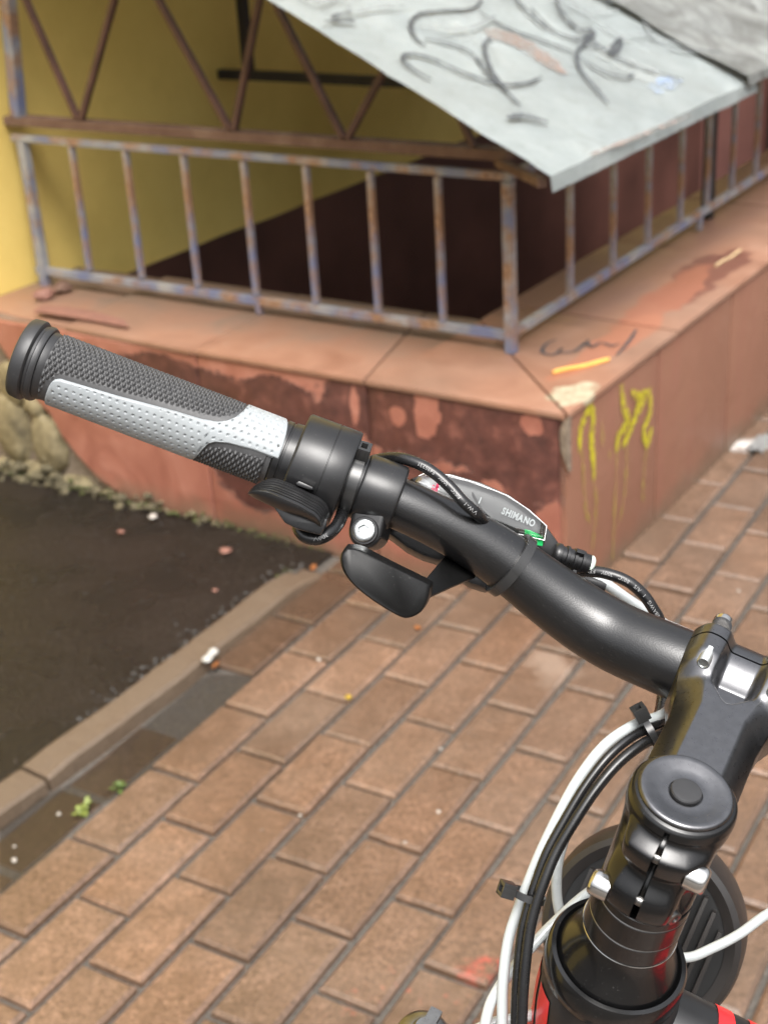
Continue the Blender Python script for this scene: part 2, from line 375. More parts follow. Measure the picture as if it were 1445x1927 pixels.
t = NT('glossy black paint'); t.col(dusty(t, (.0030, .0030, .0032), .8)); t.rough(.27); t.b.inputs['Coat Weight'].default_value = .25; t.b.inputs['Coat Roughness'].default_value = .10; t.b.inputs['Specular IOR Level'].default_value = .40
t.bump(t.noise(500, 2), .05, .0004); M['gloss'] = t.m
M['satin'] = pbr('satin black alloy', (.004, .004, .0042), .24, dust=.7, var=(50, .1), bump=(60, .03, .0004), coat=.2, spec=.4)
M['matframe'] = pbr('matt black frame', (.010, .010, .0105), .38, dust=.7, var=(60, .15), bump=(1400, .06, .0002))
M['red'] = pbr('red decal', (.66, .018, .022), .32, var=(60, .05))
M['steel'] = pbr('bright bolt steel', (.60, .59, .57), .16, 1, var=(400, .12))
M['zinc'] = pbr('zinc plated bolt', (.50, .52, .52), .36, 1, var=(300, .15), bump=(900, .2, .0003))
M['darksteel'] = pbr('dark steel', (.25, .245, .235), .3, 1, var=(200, .2))
M['white'] = pbr('white cable housing', (.40, .425, .425), .30, var=(40, .04), coat=.3)
M['cable'] = pbr('black cable sheath', (.008, .008, .0085), .27, dust=.7, var=(90, .15))
M['tie'] = pbr('black nylon tie', (.022, .022, .022), .20, var=(200, .1))
M['print'] = pbr('white print', (.22, .22, .22), .6)
M['darkprint'] = pbr('dim print', (.13, .13, .13), .6)
M['panel'] = pbr('grey dial', (.09, .09, .088), .35, .6, var=(90, .15))
M['panellight'] = pbr('silver dial', (.50, .50, .50), .3, .7, var=(90, .1))
M['green'] = pbr('green marker', (.02, .50, .13), .4)
M['pink'] = pbr('red pointer', (.70, .05, .13), .4)
M['limecap'] = pbr('pale cap', (.68, .80, .70), .4)
t = NT('clear plastic'); g = t.n('BsdfGlossy'); g.inputs['Roughness'].default_value = .05; tr = t.n('BsdfTransparent'); tr.inputs[0].default_value = (.93, .94, .94, 1)
ms = t.n('MixShader'); fr = t.n('Fresnel'); fr.inputs[0].default_value = 1.5
t.l(t.math('ADD', t.math('MULTIPLY', fr.outputs[0], 1.0), .05), ms.inputs[0]); t.l(tr.outputs[0], ms.inputs[1]); t.l(g.outputs[0], ms.inputs[2])
t.l(ms.outputs[0], t.t.nodes['Material Output'].inputs[0]); M['clear'] = t.m
M['lampgrey'] = pbr('grey plastic with painted sheen', (.022, .019, .0175), .42, var=(40, .2), spec=.5)  # brown-grey stands in for reflections on the black ring and lit fins
M['tyreblack'] = pbr('deep black plastic', (.006, .006, .006), .5)
M['tyre'] = pbr('tyre rubber', (.02, .02, .02), .8, var=(80, .2))
M['leafy'] = pbr('weed green', (.07, .11, .02), .6, var=(60, .35))
M['moss'] = pbr('moss', (.055, .062, .016), .9, var=(60, .6), bump=(120, .8, .004))
M['dryleaf'] = pbr('dry leaf', (.40, .16, .05), .7, var=(60, .3))
M['chip'] = pbr('red tile chip', (.20, .095, .07), .7, var=(60, .2))
M['yellowleaf'] = pbr('yellow leaf', (.56, .40, .05), .6, var=(60, .2))
M['stick'] = pbr('orange straw', (.78, .37, .075), .6, var=(40, .15))
M['stick2'] = pbr('pale straw', (.50, .36, .20), .6, var=(40, .2))
M['butt'] = pbr('white paper', (.38, .37, .34), .6, var=(60, .06))
M['pebble'] = pbr('pale grit', (.34, .31, .27), .4, var=(200, .2))

# ================================================================== THE SETTING
AZ = 0.55214
DU = Vector((math.sin(AZ), math.cos(AZ), 0)); DV = Vector((math.cos(AZ), -math.sin(AZ), 0))
PX0 = Vector((-.63829, 1.64513, 0)); PL, PW = .20572, .10548
VK0, VK1 = 1.582, 1.648          # kerb, across
UWF, VWR = 2.190, 1.089          # front and right faces of the low wall
PIT = (2.60, 7.0, 1.50, 2.72)
# ground under everything, with the stairwell left open
bm = BM(); g = [-60, PIT[0], PIT[1], 80]; h = [-70, PIT[2], PIT[3], 60]
gv = [[bm.verts.new(W(u, v, -.012)) for v in h] for u in g]
for i in range(3):
    for k in range(3):
        if not (i == 1 and k == 1): bm.faces.new((gv[i][k], gv[i + 1][k], gv[i + 1][k + 1], gv[i][k + 1]))
tag(obj('ground', bm, M['joint']), kind='structure')
# paving: running bond, one solid per paver
bm = BM(); lay = bm.loops.layers.color.new('tint')
for v in range(-1, 48):
    for k in range(-14, 40):
        u0 = k + (.5 if v % 2 else 0)
        c = PX0 + DU * (PL * (u0 + .5)) + DV * (PW * (v + .5))
        cu, cv = c.dot(wR), c.dot(wL)
        if cu < -.4 or cu > 8: continue
        if cu > UWF + .07 and cv > VWR + .07: continue
        if cv > VK0 + .05: continue
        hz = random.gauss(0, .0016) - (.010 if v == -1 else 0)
        if v == -1 and cu > 1.72: hz = -.001
        sink = -.012 if (v == -1 and 1.5 < cu < 1.72) else 0
        hz += sink
        hl, hw = PL / 2 - .0042 - random.random() * .0014, PW / 2 - .0048 - random.random() * .0014
        rot = random.gauss(0, .006); a = DU * math.cos(rot) + DV * math.sin(rot); b = DV * math.cos(rot) - DU * math.sin(rot)
        ch = .0050; tx, ty = random.gauss(0, .0022), random.gauss(0, .0035)
        def pt(i, j, z): return c + a * i + b * j + UZ * (hz + z + i * tx + j * ty)
        jt_ = [random.uniform(-.0016, .0008) for _ in range(8)]
        top = [bm.verts.new(pt(i * (hl - ch) + i * jt_[(i + 1) + (j + 1) // 2], j * (hw - ch) + j * jt_[4 + (i + 1) // 2], 0)) for i, j in ((-1, -1), (1, -1), (1, 1), (-1, 1))]
        mid = [bm.verts.new(pt(i * hl, j * hw, -ch)) for i, j in ((-1, -1), (1, -1), (1, 1), (-1, 1))]
        low = [bm.verts.new(pt(i * hl, j * hw, -.05)) for i, j in ((-1, -1), (1, -1), (1, 1), (-1, 1))]
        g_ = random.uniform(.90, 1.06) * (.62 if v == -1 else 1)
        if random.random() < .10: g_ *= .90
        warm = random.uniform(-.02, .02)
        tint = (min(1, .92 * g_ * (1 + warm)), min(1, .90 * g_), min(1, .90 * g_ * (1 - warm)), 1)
        fs = [bm.faces.new(top)]
        for i in range(4):
            n_ = (i + 1) % 4
            fs += [bm.faces.new((top[i], mid[i], mid[n_], top[n_])), bm.faces.new((mid[i], low[i], low[n_], mid[n_]))]
        for f in fs:
            for lp in f.loops: lp[lay] = tint
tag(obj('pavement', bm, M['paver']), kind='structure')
# asphalt yard beside the kerb, slightly rolling
bm = BM(); us = [-9 + .5 * i for i in range(20)] + [.6 + .08 * i for i in range(20)] + [UWF + .02]
vs_ = [VK1 - .004] + [VK1 + .05 * i for i in range(1, 23)]
gv = [[bm.verts.new(W(u, v, .012 - .014 * sstep(u, 1.2, 2.1) + .006 * (noise.noise(Vector((u * 5, v * 5, 3)))))) for v in vs_] for u in us]
for i in range(len(us) - 1):
    for k in range(len(vs_) - 1): bm.faces.new((gv[i][k], gv[i + 1][k], gv[i + 1][k + 1], gv[i][k + 1]))
tag(obj('asphalt', bm, M['asphalt'], smooth=60), kind='structure')
# kerb
bm = BM(); u = -5.2
while u < 2.0:
    u1 = u + 1.08
    if u < 1.27 < u1 + .3: u1 = 1.275
    if u1 > 1.9 and u > 1.2: u1 = 2.10
    dz = random.gauss(0, .003); n = 14; rs = []
    prof = [(VK0, -.05), (VK0 - .001, .0), (VK0 + .001, .018), (VK0 + .007, .0235), (VK0 + .03, .0245), (VK1 - .008, .0245), (VK1, .020), (VK1, -.05)]
    for i in range(n + 1):
        uu = u + .004 + (u1 - u - .008) * i / n
        drop = .018 * sstep(uu, 1.98, 2.10) + (.005 if i in (0, n) else 0)
        rs.append([W(uu, v + .004 * noise.noise(Vector((uu * 9, v * 9, 1))) + (.02 * sstep(uu, 1.5, 2.1)), z + dz - (drop if z > 0 else 0) + .003 * noise.noise(Vector((uu * 12, z * 60, v * 30)))) for v, z in prof])
    rings(bm, rs); u = u1
tag(obj('kerb', bm, M['kerb'], smooth=22), kind='structure')
# water lying in the gutter row
bm = BM(); vals = []
pts = [(0, 1560), (60, 1512), (150, 1462), (245, 1385), (330, 1318), (383, 1275), (440, 1268), (478, 1280), (420, 1345), (330, 1415), (255, 1478), (180, 1520), (110, 1590), (60, 1650), (0, 1690)]
prev = spline([onz(x, y, -.0075) for x, y in pts], 4)
bm.faces.new([bm.verts.new(p) for p in prev])
tag(obj('puddle', bm, M['puddle']), kind='structure')

# ------------------------------------------------------------------ low wall round the stairwell
ZC = .415
lw = thing('low_wall', 'low red tiled wall with wide coping wrapped round the stairwell', 'wall', W(UWF, VWR, 0))
bm = BM()
VL = 2.715
# core, set behind the tile skins
def ubox(bm, u0, u1, v0, v1, z0, z1, bevel=0): box(bm, W((u0 + u1) / 2, (v0 + v1) / 2, (z0 + z1) / 2), wR * ((u1 - u0) / 2), wL * ((v1 - v0) / 2), UZ * ((z1 - z0) / 2), bevel)
ubox(bm, UWF + .022, 2.598, VWR + .022, VL, -1.7, .3985)
ubox(bm, 2.5985, 8.0, VWR + .022, 1.494, -1.7, .3985)
obj('wall_core', bm, M['mortar'], lw)
bm = BM()
# front skin: slabs; the last one towards the building is broken away
v = VWR; edges = [VWR + .012, 1.527, 1.97, 2.37]
for a, b in zip(edges, edges[1:]):
    if b < 2.3: ubox(bm, UWF, UWF + .021, a + .003, b - .003, -.03, (.399), .003)
    else:
        # broken slab: ragged lower left outline
        out = [W(UWF, a + .002, -.03), W(UWF, a + .002, (.399)), W(UWF, 2.64, (.399))]
        for (x, y) in ((28, 690), (62, 745), (95, 780), (118, 822), (150, 862), (190, 905), (240, 938), (300, 962), (350, 972)):
            q = onpl(x, y, W(UWF, 0, 0), wR); out.append(q)
        prism(bm, out, wR * .021, .002, 1)
u = UWF; edges = [UWF + .003, 2.618, 3.035, 3.46, 3.88, 4.3, 4.72, 5.14, 5.56, 6.4, 7.2, 8]
for a, b in zip(edges, edges[1:]): ubox(bm, a + .003, b - .003, VWR, VWR + .021, -.03, (.399), .003)
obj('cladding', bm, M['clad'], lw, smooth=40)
# coping slabs
bm = BM()
OV = .006
def slab(pts, th=.0135, z=ZC, tilt=0):
    prism(bm, [W(u, v, z - th) for u, v in pts], UZ * th, .004)
mi = (UWF - OV, VWR - OV); inn = (2.605, 1.505)
slab([(mi[0] + .002, mi[1] + .005), (inn[0] - .002, inn[1] - .0), (inn[0] - .002, 1.640), (mi[0], 1.527)])
slab([(mi[0], 1.531), (inn[0] - .002, 1.644), (inn[0] - .002, 1.99), (mi[0], 1.975)])
slab([(mi[0], 1.979), (inn[0] - .002, 1.994), (inn[0] - .002, 2.41), (mi[0] + .01, 2.36)], z=ZC - .002)
slab([(mi[0] + .025, 2.365), (inn[0] - .002, 2.414), (inn[0] - .002, VL), (mi[0] + .06, VL), (mi[0] + .035, 2.52)], z=ZC - .010)
slab([(mi[0] + .005, mi[1] + .001), (2.70, mi[1]), (2.72, inn[1]), (inn[0] + .001, inn[1] - .001)])
u = 2.704; k = 0
while u < 8:
    u2 = u + (.56, .50, .62)[k % 3]
    slab([(u, mi[1]), (u2 - .004, mi[1]), (u2 - .004 + .02, inn[1]), (u + .02, inn[1])], z=ZC + random.gauss(0, .0012)); u = u2; k += 1
obj('coping', bm, M['coping'], lw, smooth=40)
# stones showing where the skin broke off
bm = BM()
for (x, y, r1, r2) in ((25, 800, .055, .085), (95, 830, .05, .075), (30, 720, .05, .05), (75, 890, .05, .03), (150, 915, .05, .028), (215, 940, .05, .022), (20, 885, .05, .03), (290, 960, .04, .018), (70, 760, .035, .03)):
    c = onpl(x, y, W(UWF + .02, 0, 0), wR)
    res = bmesh.ops.create_icosphere(bm, subdivisions=3, radius=1)
    for vt in res['verts']:
        d = vt.co.copy(); k = 1 + .22 * noise.noise(d * 1.6 + Vector((x, y, 0)))
        k += .10 * noise.noise(d * 5 + Vector((y, x, 0))); vt.co = c + wL * (d.x * r1 * k * 1.15) + UZ * (d.y * r2 * k * 1.15) + wR * (d.z * .026 * k)
tag(obj('rubble_stone', bm, M['rubble'], lw, smooth=60), kind='stuff')
# crumbled mortar along the wall foot
bm = BM(); rq = random.Random(21)
for i in range(170):
    f = rq.random() ** .8; v_ = 1.72 + .98 * f; r = rq.choice((.004, .005, .006, .009, .016)) * (.2 + 1.0 * f) * rq.uniform(.7, 1.3)
    c = W(UWF - .002 - abs(rq.gauss(0, .010 + .014 * f)), v_, .000 + abs(rq.gauss(0, .004 + .016 * f)))
    res = bmesh.ops.create_icosphere(bm, subdivisions=2, radius=1); sd_ = rq.random() * 50
    for vt in res['verts']:
        d = vt.co.copy(); k = 1 + .6 * noise.noise(d * 1.5 + Vector((sd_, 0, 0))); vt.co = c + Vector((d.x * r, d.y * r, d.z * r * .7)) * k
tag(obj('crumbled_mortar', bm, M['crumb'], lw, smooth=40), kind='stuff')
bm = BM(); prism(bm, [onpl(x, y, W(UWF - .003, 0, 0), wR) for x, y in ((1052, 812), (1060, 792), (1070, 786), (1069, 830), (1070, 890), (1062, 868), (1054, 846))], wR * .012, .001)
obj('corner_break', bm, M['mortar'], lw, smooth=30)
# lime spray on the right face
def crop5(x, y): return (1000 + x / 2.753, 620 + y / 2.753)
bm = BM(); pl = W(0, VWR, 0)
def stroke(bm, pts, wd, o, n, f=None, lift=.002, k=8):
    pp = [onpl(*(f(*p) if f else p), o, n) for p in pts]
    ribbon(bm, spline(pp, k), wd, n if (CAM - pp[0]).dot(n) > 0 else -n, lift)
for i, pts in enumerate(([(245, 640), (250, 520), (290, 415), (315, 440), (305, 560), (315, 680), (318, 780)], [(455, 285), (470, 400), (490, 470), (440, 560), (432, 640)],
            [(600, 300), (603, 420), (572, 520), (590, 590), (612, 500)], [(505, 320), (545, 345), (580, 330), (540, 420), (495, 520), (455, 610)], [(545, 320), (530, 420), (470, 590)])):
    stroke(bm, pts, .020, pl, wL, crop5, .002 + .0012 * i)
obj('graffiti_tag', bm, M['lime'], lw)
bm = BM()
for i, pts in enumerate(([(255, 620), (270, 900), (295, 1000)], [(310, 770), (325, 900), (305, 1150)], [(430, 640), (420, 900), (408, 1190)], [(480, 600), (470, 830), (440, 1010)], [(585, 590), (565, 740), (560, 890)], [(390, 620), (385, 680)], [(345, 480), (350, 600)])):
    stroke(bm, pts, .013, pl, wL, crop5, .003 + .0008 * i)
obj('paint_drip', bm, M['limefaint'], lw)
bm = BM(); pl = W(0, 0, ZC + .001)
for i, pts in enumerate(([(1046, 640), (1028, 648), (1020, 664), (1042, 668), (1058, 656), (1052, 664), (1080, 662), (1102, 645), (1098, 652)], [(1105, 640), (1112, 655), (1130, 646), (1150, 652), (1165, 648)], [(1197, 622), (1182, 645), (1160, 670)])):
    stroke(bm, pts, .0075, pl, UZ, None, .0015 + .0008 * i)
obj('graffiti_scribble', bm, M['ink'], lw)

# ------------------------------------------------------------------ building and stairwell
bd = thing('yellow_building', 'yellow rendered house wall with dark brown painted base', 'building', W(3, 2.72, 0))
bm = BM(); VB = 2.72
ubox(bm, -1.5, 9.5, VB, VB + .5, -1.75, 5.2)
obj('wall', bm, M['yellow'], bd)
bm = BM(); top = []
for i in range(60):
    uu = 2.62 + 4.4 * i / 59; top.append(W(uu, VB - .004, .335 + .010 * noise.noise(Vector((uu * 3, 0, 5)))))
prism(bm, top + [W(7.02, VB - .004, -1.7), W(2.62, VB - .004, -1.7)], wL * .006)
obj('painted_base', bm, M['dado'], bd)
ew = thing('end_wall', 'red brown wall closing the far end of the stairwell', 'wall', W(7.0, 2.1, 0))
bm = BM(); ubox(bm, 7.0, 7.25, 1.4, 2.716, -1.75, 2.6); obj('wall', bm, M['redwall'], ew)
bm = BM()
def gbar(bm, a, b, r=.012): 
    d = (b - a); ax, x, y = frame(d); box(bm, (a + b) / 2, d / 2, x * r, y * r)
for v_ in (1.62, 1.98, 2.34): gbar(bm, W(6.96, v_, -.9), W(6.96, v_, 1.0), .016)
for z_ in (-.25, -.05, .25, .55): gbar(bm, W(6.955, 1.6, z_), W(6.955, 2.36, z_), .010)
obj('window_grille', bm, M['blackiron'], ew)
bm = BM()
for i in range(12): ubox(bm, 3.2 + i * .3, 3.4995 + i * .3, 1.496, 2.718, -1.75, -.05 - .14 * i if i < 11 else -1.6)
ubox(bm, 2.6, 3.1995, 1.496, 2.718, -1.75, -1.70)
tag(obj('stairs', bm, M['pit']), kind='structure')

# ------------------------------------------------------------------ railings
UR, VR = 2.441, 1.337
def bar(bm, a, b, h1, h2, ax1, bevel=.0015):
    d = b - a; ax = d.normalized(); x = (ax1 - ax * ax1.dot(ax)).normalized(); y = ax.cross(x)
    box(bm, (a + b) / 2, d / 2, x * h1, y * h2, bevel)
RG = 'painted railings round the stairwell'
rl = thing('railing', 'blue and rust painted railing across the front of the stairwell', 'railing', W(UR, 2.0, ZC), RG)
bm = BM(); bar(bm, W(UR, VR - .009, .776), W(UR, 2.70, .772), .0078, .008, UZ); obj('top_rail', bm, M['blue'], rl)
bm = BM(); bar(bm, W(UR, VR + .012, .452), W(UR, 2.69, .443), .009, .008, UZ); obj('bottom_rail', bm, M['blue'], rl)
b0 = None
for i, v_ in enumerate((2.506, 2.335, 2.161, 1.990, 1.823, 1.659, 1.497)):
    if b0 is None:
        bm = BM(); bar(bm, W(UR, v_, .4605), W(UR, v_, .7635), .0074, .006, wR); b0 = obj('baluster', bm, M['blue'], rl); b = b0; v0 = v_
    else:
        b = b0.copy(); link(b); b.parent = rl; b.matrix_parent_inverse = b0.matrix_parent_inverse.copy()
        b.location = wL * (v_ - v0)
bm = BM(); bar(bm, W(UR, 1.985, .416), W(UR, 1.985, .4435), .008, .006, wR); obj('foot', bm, M['blue'], rl)
bm = BM(); bar(bm, W(UR, VR, ZC + .001), W(UR, VR, .7665), .0105, .0105, wR); obj('post', bm, M['blue'], rl)
bm = BM(); bar(bm, W(UR, 2.668, ZC - .012), W(UR, 2.668, .763), .011, .011, wR); obj('post', bm, M['blue'], rl)
r2 = thing('railing', 'blue and rust painted railing along the right coping under the metal roof', 'railing', W(3.6, VR, ZC), RG)
bm = BM(); bar(bm, W(UR + .012, VR, .455), W(7.0, VR, .49), .009, .008, UZ); obj('bottom_rail', bm, M['blue'], r2)
bm = BM(); bar(bm, W(UR + .012, VR, .776), W(7.0, VR, .80), .009, .009, UZ); obj('top_rail', bm, M['blue'], r2)
b0 = None; u_ = 2.72
for i in range(21):
    uu = (2.71, 2.928, 3.123, 3.322, 3.50, 3.675, 3.858)[i] if i < 7 else 3.858 + .185 * (i - 6)
    if b0 is None:
        bm = BM(); bar(bm, W(uu, VR, .466), W(uu, VR, .7665), .0074, .006, wR); b0 = obj('baluster', bm, M['blue'], r2); u0 = uu
    else:
        b = b0.copy(); link(b); b.parent = r2; b.matrix_parent_inverse = b0.matrix_parent_inverse.copy(); b.location = wR * (uu - u0) + UZ * (.0075 * (uu - u0))
for uu in (3.455, 4.6, 5.8):
    bm = BM(); bar(bm, W(uu, VR, ZC + .003), W(uu, VR, .4535), .008, .006, wR); obj('foot', bm, M['blue'], r2)

# ------------------------------------------------------------------ canopy
ca = thing('canopy', 'graffiti covered sheet metal canopy sloping down over the stairwell', 'canopy', W(2.44, 2.70, ZC))
UE, VE, ZE, SLP = 2.200, 1.123, .843, .495
sn = (UZ - wL * SLP).normalized()                       # roof normal
sdir = (wL + UZ * SLP).normalized()
def RP(u, a, lift=0): return W(u, VE, ZE) + sdir * a + sn * lift
def sheet(name, u0, u1, mat, wob, lift, seed, lip=.028, nu=50, na=70, a1=1.765, ragged=.006):
    bm = BM(); rows = []
    for k in range(na + 1):
        a = a1 * k / na; row = []
        for i in range(nu + 1):
            f = i / nu
            ua = u0 + ragged * noise.noise(Vector((a * 9, seed, 0))) + ragged * .6 * noise.noise(Vector((a * 30, seed, 7)))
            uu = ua + (u1 - ua) * f
            z = wob * noise.noise(Vector((uu * 4, a * 4, seed))) + wob * .5 * noise.noise(Vector((uu * 10, a * 10, seed)))
            row.append(RP(uu, a, lift + z))
        rows.append(row)
    drop = [p - UZ * lip + (-wL) * .004 for p in rows[0]]
    rows = [drop] + rows
    vv = [[bm.verts.new(p) for p in r] for r in rows]
    for a, b in zip(vv, vv[1:]):
        for i in range(nu): bm.faces.new((a[i], a[i + 1], b[i + 1], b[i]))
    ext = bmesh.ops.solidify(bm, geom=list(bm.faces), thickness=.0025)
    return obj(name, bm, mat, ca, smooth=35)
rs1 = sheet('roof_sheet', UE, 3.215, M['sheet'], .0035, 0, 1.0)
rs2 = sheet('roof_sheet', 3.13, 4.3, M['sheet2'], .016, .016, 8.0, lip=.02)
rs2['label'] = 'crumpled grey sheet overlapping the cleaner one'
rs3 = sheet('roof_sheet', 4.25, 5.2, M['sheet2'], .010, .028, 15.0, lip=.02, nu=24, na=40)
def c7(x, y): return (440 + x * .6955, y * .6955)
po = RP(UE, 0, 0)
ST = [[(670, 5), (640, 30), (560, 36), (500, 45), (476, 75), (490, 110), (518, 132)], [(515, 112), (580, 125), (640, 150), (680, 200), (720, 240), (770, 290)], [(692, 108), (675, 130), (690, 190), (740, 260)],
      [(530, 222), (490, 200), (455, 170), (470, 154), (530, 165), (620, 205), (720, 235), (790, 232), (828, 216)], [(660, 40), (740, 85), (840, 120), (920, 150)],
      [(800, 30), (860, 90), (930, 112), (967, 97), (955, 78)], [(885, 62), (925, 85), (970, 96), (925, 150), (935, 200), (970, 240), (1008, 288)], [(925, 160), (990, 200), (1060, 217), (1076, 205)],
      [(1012, 140), (1042, 113), (1032, 150), (1010, 155), (1100, 192), (1212, 226)], [(735, 330), (780, 324), (845, 340)], [(740, -20), (770, 20), (840, 90)], [(860, -20), (880, 40), (940, 100), (1010, 150), (1030, 120)], [(700, -20), (745, 15)], [(905, 110), (940, 130), (1000, 140)], [(240, 72), (320, 70), (262, 62), (312, 44)]]
for i, s_ in enumerate(ST):
    bm = BM(); stroke(bm, s_, .0105 if i != 9 else .015, po, sn, c7, .0055 + .0004 * i); obj('graffiti_stroke', bm, M['ink'], rs1)
for i, s_ in enumerate([[(1090, 50), (1130, 110), (1180, 142), (1300, 160)], [(830, 0), (900, 30), (980, 47), (1035, 38)], [(170, -5), (210, 22), (258, 16), (275, -5)], [(285, 5), (320, 46), (380, 36), (460, 30)], [(960, -10), (1010, 20), (1040, 10)], [(850, -20), (960, 60), (1050, 120), (1100, 140)], [(1040, 120), (1110, 108), (1250, 150), (1310, 155)], [(560, 100), (640, 90), (700, 60)]]):
    bm = BM(); stroke(bm, s_, .009, po, sn, c7, .0115 + .0004 * i); obj('graffiti_stroke', bm, M['inkgrey'], rs1)
def patch(mat, s_, wd, lift):
    bm = BM(); stroke(bm, s_, wd, po, sn, c7, lift); obj('paint_smear', bm, M[mat], rs1)
patch('brownink', [(680, 95), (750, 110), (820, 150), (885, 205)], .060, .0042)
patch('blueink', [(1130, 250), (1200, 215)], .04, .0044)
patch('brownink', [(960, 425), (1100, 370), (1230, 318)], .010, .0046)
patch('greyink', [(930, 100), (1050, 170), (1180, 240)], .10, .0038)
patch('greyink', [(480, 60), (600, 90), (680, 130)], .08, .0040)
# truss over the front railing
bm = BM(); bar(bm, W(UR + .012, VR + .0, .816), W(UR + .012, 2.715, .812), .0105, .020, UZ, .002); obj('beam', bm, M['rust'], ca)
bm = BM(); bar(bm, W(UR + .004, 2.672, .823), W(UR + .004, 2.60, 1.50), .014, .014, wR); obj('post', bm, M['blue'], ca)
def zroof(v): return ZE + SLP * (v - VE) - .012
for v_, arms in ((2.466, (.425, -.588)), (2.013, (.615, -.39)), (1.715, (.571, -.745)), (1.405, (.55,))):
    for k in arms:
        # k = dv per unit height
        z0 = .8285
        hgt = (zroof(v_) - z0) / (1 - SLP * k) if abs(1 - SLP * k) > .05 else .8
        hgt = max(.05, min(hgt, 1.2))
        a = W(UR, v_ + (.006 if k > 0 else -.006), z0); e = W(UR, v_ + k * hgt, z0 + hgt)
        if e.dot(wL) > 2.70: f = (2.70 - a.dot(wL)) / (e.dot(wL) - a.dot(wL)); e = a.lerp(e, f)
        bm = BM(); bar(bm, a, e, .0068, .0068, wR); obj('brace', bm, M['brownbar'], ca)
bm = BM(); bar(bm, W(3.27, 1.40, .79), W(3.27, 2.72, .79), .013, .013, UZ); obj('beam', bm, M['blackiron'], ca)
bm = BM(); bar(bm, W(3.27, 2.615, .804), W(3.27, 2.615, 1.555), .013, .013, wR); obj('post', bm, M['blackiron'], ca)
bm = BM(); bar(bm, W(UR + .03, 1.335, .93), W(5.1, 1.335, .93), .010, .010, UZ); obj('purlin', bm, M['blackiron'], ca)
for uu in (3.6, 5.05):
    bm = BM(); bar(bm, W(uu, 1.372, -.2), W(uu, 1.372, .92), .014, .014, wR); obj('post', bm, M['blackiron'], ca)
bm = BM(); bar(bm, W(UE + .03, VE + .03, .823), W(UE + .25, VE + .24, .80), .008, .008, UZ); obj('bracket', bm, M['rust'], ca)
# ------------------------------------------------------------------ small things lying about
def leaf(name, label, cat, mat, x, y, z, lx, ly, ang, curl=.15, group=None, up=.25):
    c = onz(x, y, z); a = wR * math.cos(ang) + wL * math.sin(ang); b = UZ.cross(a); bm = BM(); rows = []
    for i in range(9):
        f = i / 8; hw = ly / 2 * math.sin(math.pi * (.06 + .9 * f)) ** .8
        rows.append([c + a * (lx * (f - .5)) + b * (hw * j) + UZ * (.0015 + lx * curl * (abs(j) ** 2 * .6 + (2 * f - 1) ** 2 * up)) for j in (-1, -.5, 0, .5, 1)])
    vv = [[bm.verts.new(p) for p in r] for r in rows]
    for p, q in zip(vv, vv[1:]):
        for k in range(4): bm.faces.new((p[k], p[k + 1], q[k + 1], q[k]))
    bmesh.ops.solidify(bm, geom=list(bm.faces), thickness=.0006)
    return tag(obj(name, bm, M[mat], smooth=60), label, cat, group)
def lump(name, label, cat, mat, x, y, z, r, sq=.5, group=None, sd=0, ex=1.0):
    c = onz(x, y, z); bm = BM(); res = bmesh.ops.create_icosphere(bm, subdivisions=2, radius=1)
    for vt in res['verts']:
        d = vt.co.copy(); k = 1 + .45 * noise.noise(d * 1.3 + Vector((x * .1, y * .1, sd)))
        vt.co = c + wR * (d.x * r * k * ex) + wL * (d.y * r * k) + UZ * (d.z * r * sq * k + r * sq * .7)
    return tag(obj(name, bm, M[mat], smooth=30), label, cat, group)
GC = 'red tile chips on the asphalt'
lump('tile_chip', 'largest red tile chip on the asphalt, near the kerb end', 'chip', 'chip', 425, 1038, .004, .013, .35, GC, 1, 1.0)
lump('tile_chip', 'small red tile chip on the asphalt closest to the mossy wall foot', 'chip', 'chip', 228, 1003, .006, .008, .5, GC, 2)
lump('tile_chip', 'tiny red chip on the asphalt below the other red chips', 'chip', 'chip', 405, 1113, .004, .006, .5, GC, 3)
lump('stone_chip', 'pale stone chip at the mossy foot of the red wall', 'chip', 'pebble', 288, 975, .004, .010, .6, None, 4)
pc = onz(396, 1237, .022); bm = BM(); rows = []
pd = (wR * .97 + wL * .22).normalized(); pw = UZ.cross(pd)
for i in range(11):
    f = i / 10; rr = .0085 * (1 + .12 * math.sin(f * 9)) * (1 if 0 < i < 10 else .6)
    rows.append([pc + pd * (.044 * (f - .5)) + pw * (rr * math.cos(2 * math.pi * k / 14)) + UZ * (rr * .6 * math.sin(2 * math.pi * k / 14) + .004) for k in range(14)])
rings(bm, rows); tag(obj('paper_scrap', bm, M['butt'], smooth=60), 'rolled white paper scrap lying on the kerb edge', 'litter')
leaf('dry_leaf', 'orange dry leaf beside the white paper scrap on the kerb', 'leaf', 'dryleaf', 406, 1254, .004, .026, .012, .3)
leaf('dry_leaf', 'small orange leaf fragment caught in a paving joint below the black lever', 'leaf', 'dryleaf', 786, 1183, .0, .018, .012, 1.2)
leaf('dry_leaf', 'small orange leaf fragment at the mossy kerb end beside the red wall', 'leaf', 'dryleaf', 590, 1070, .003, .026, .014, .5)
leaf('yellow_leaf', 'tiny yellow leaf in a joint of the brown paving', 'leaf', 'yellowleaf', 656, 1314, .0, .016, .013, .9)
GP_ = 'pale grit on the paving'
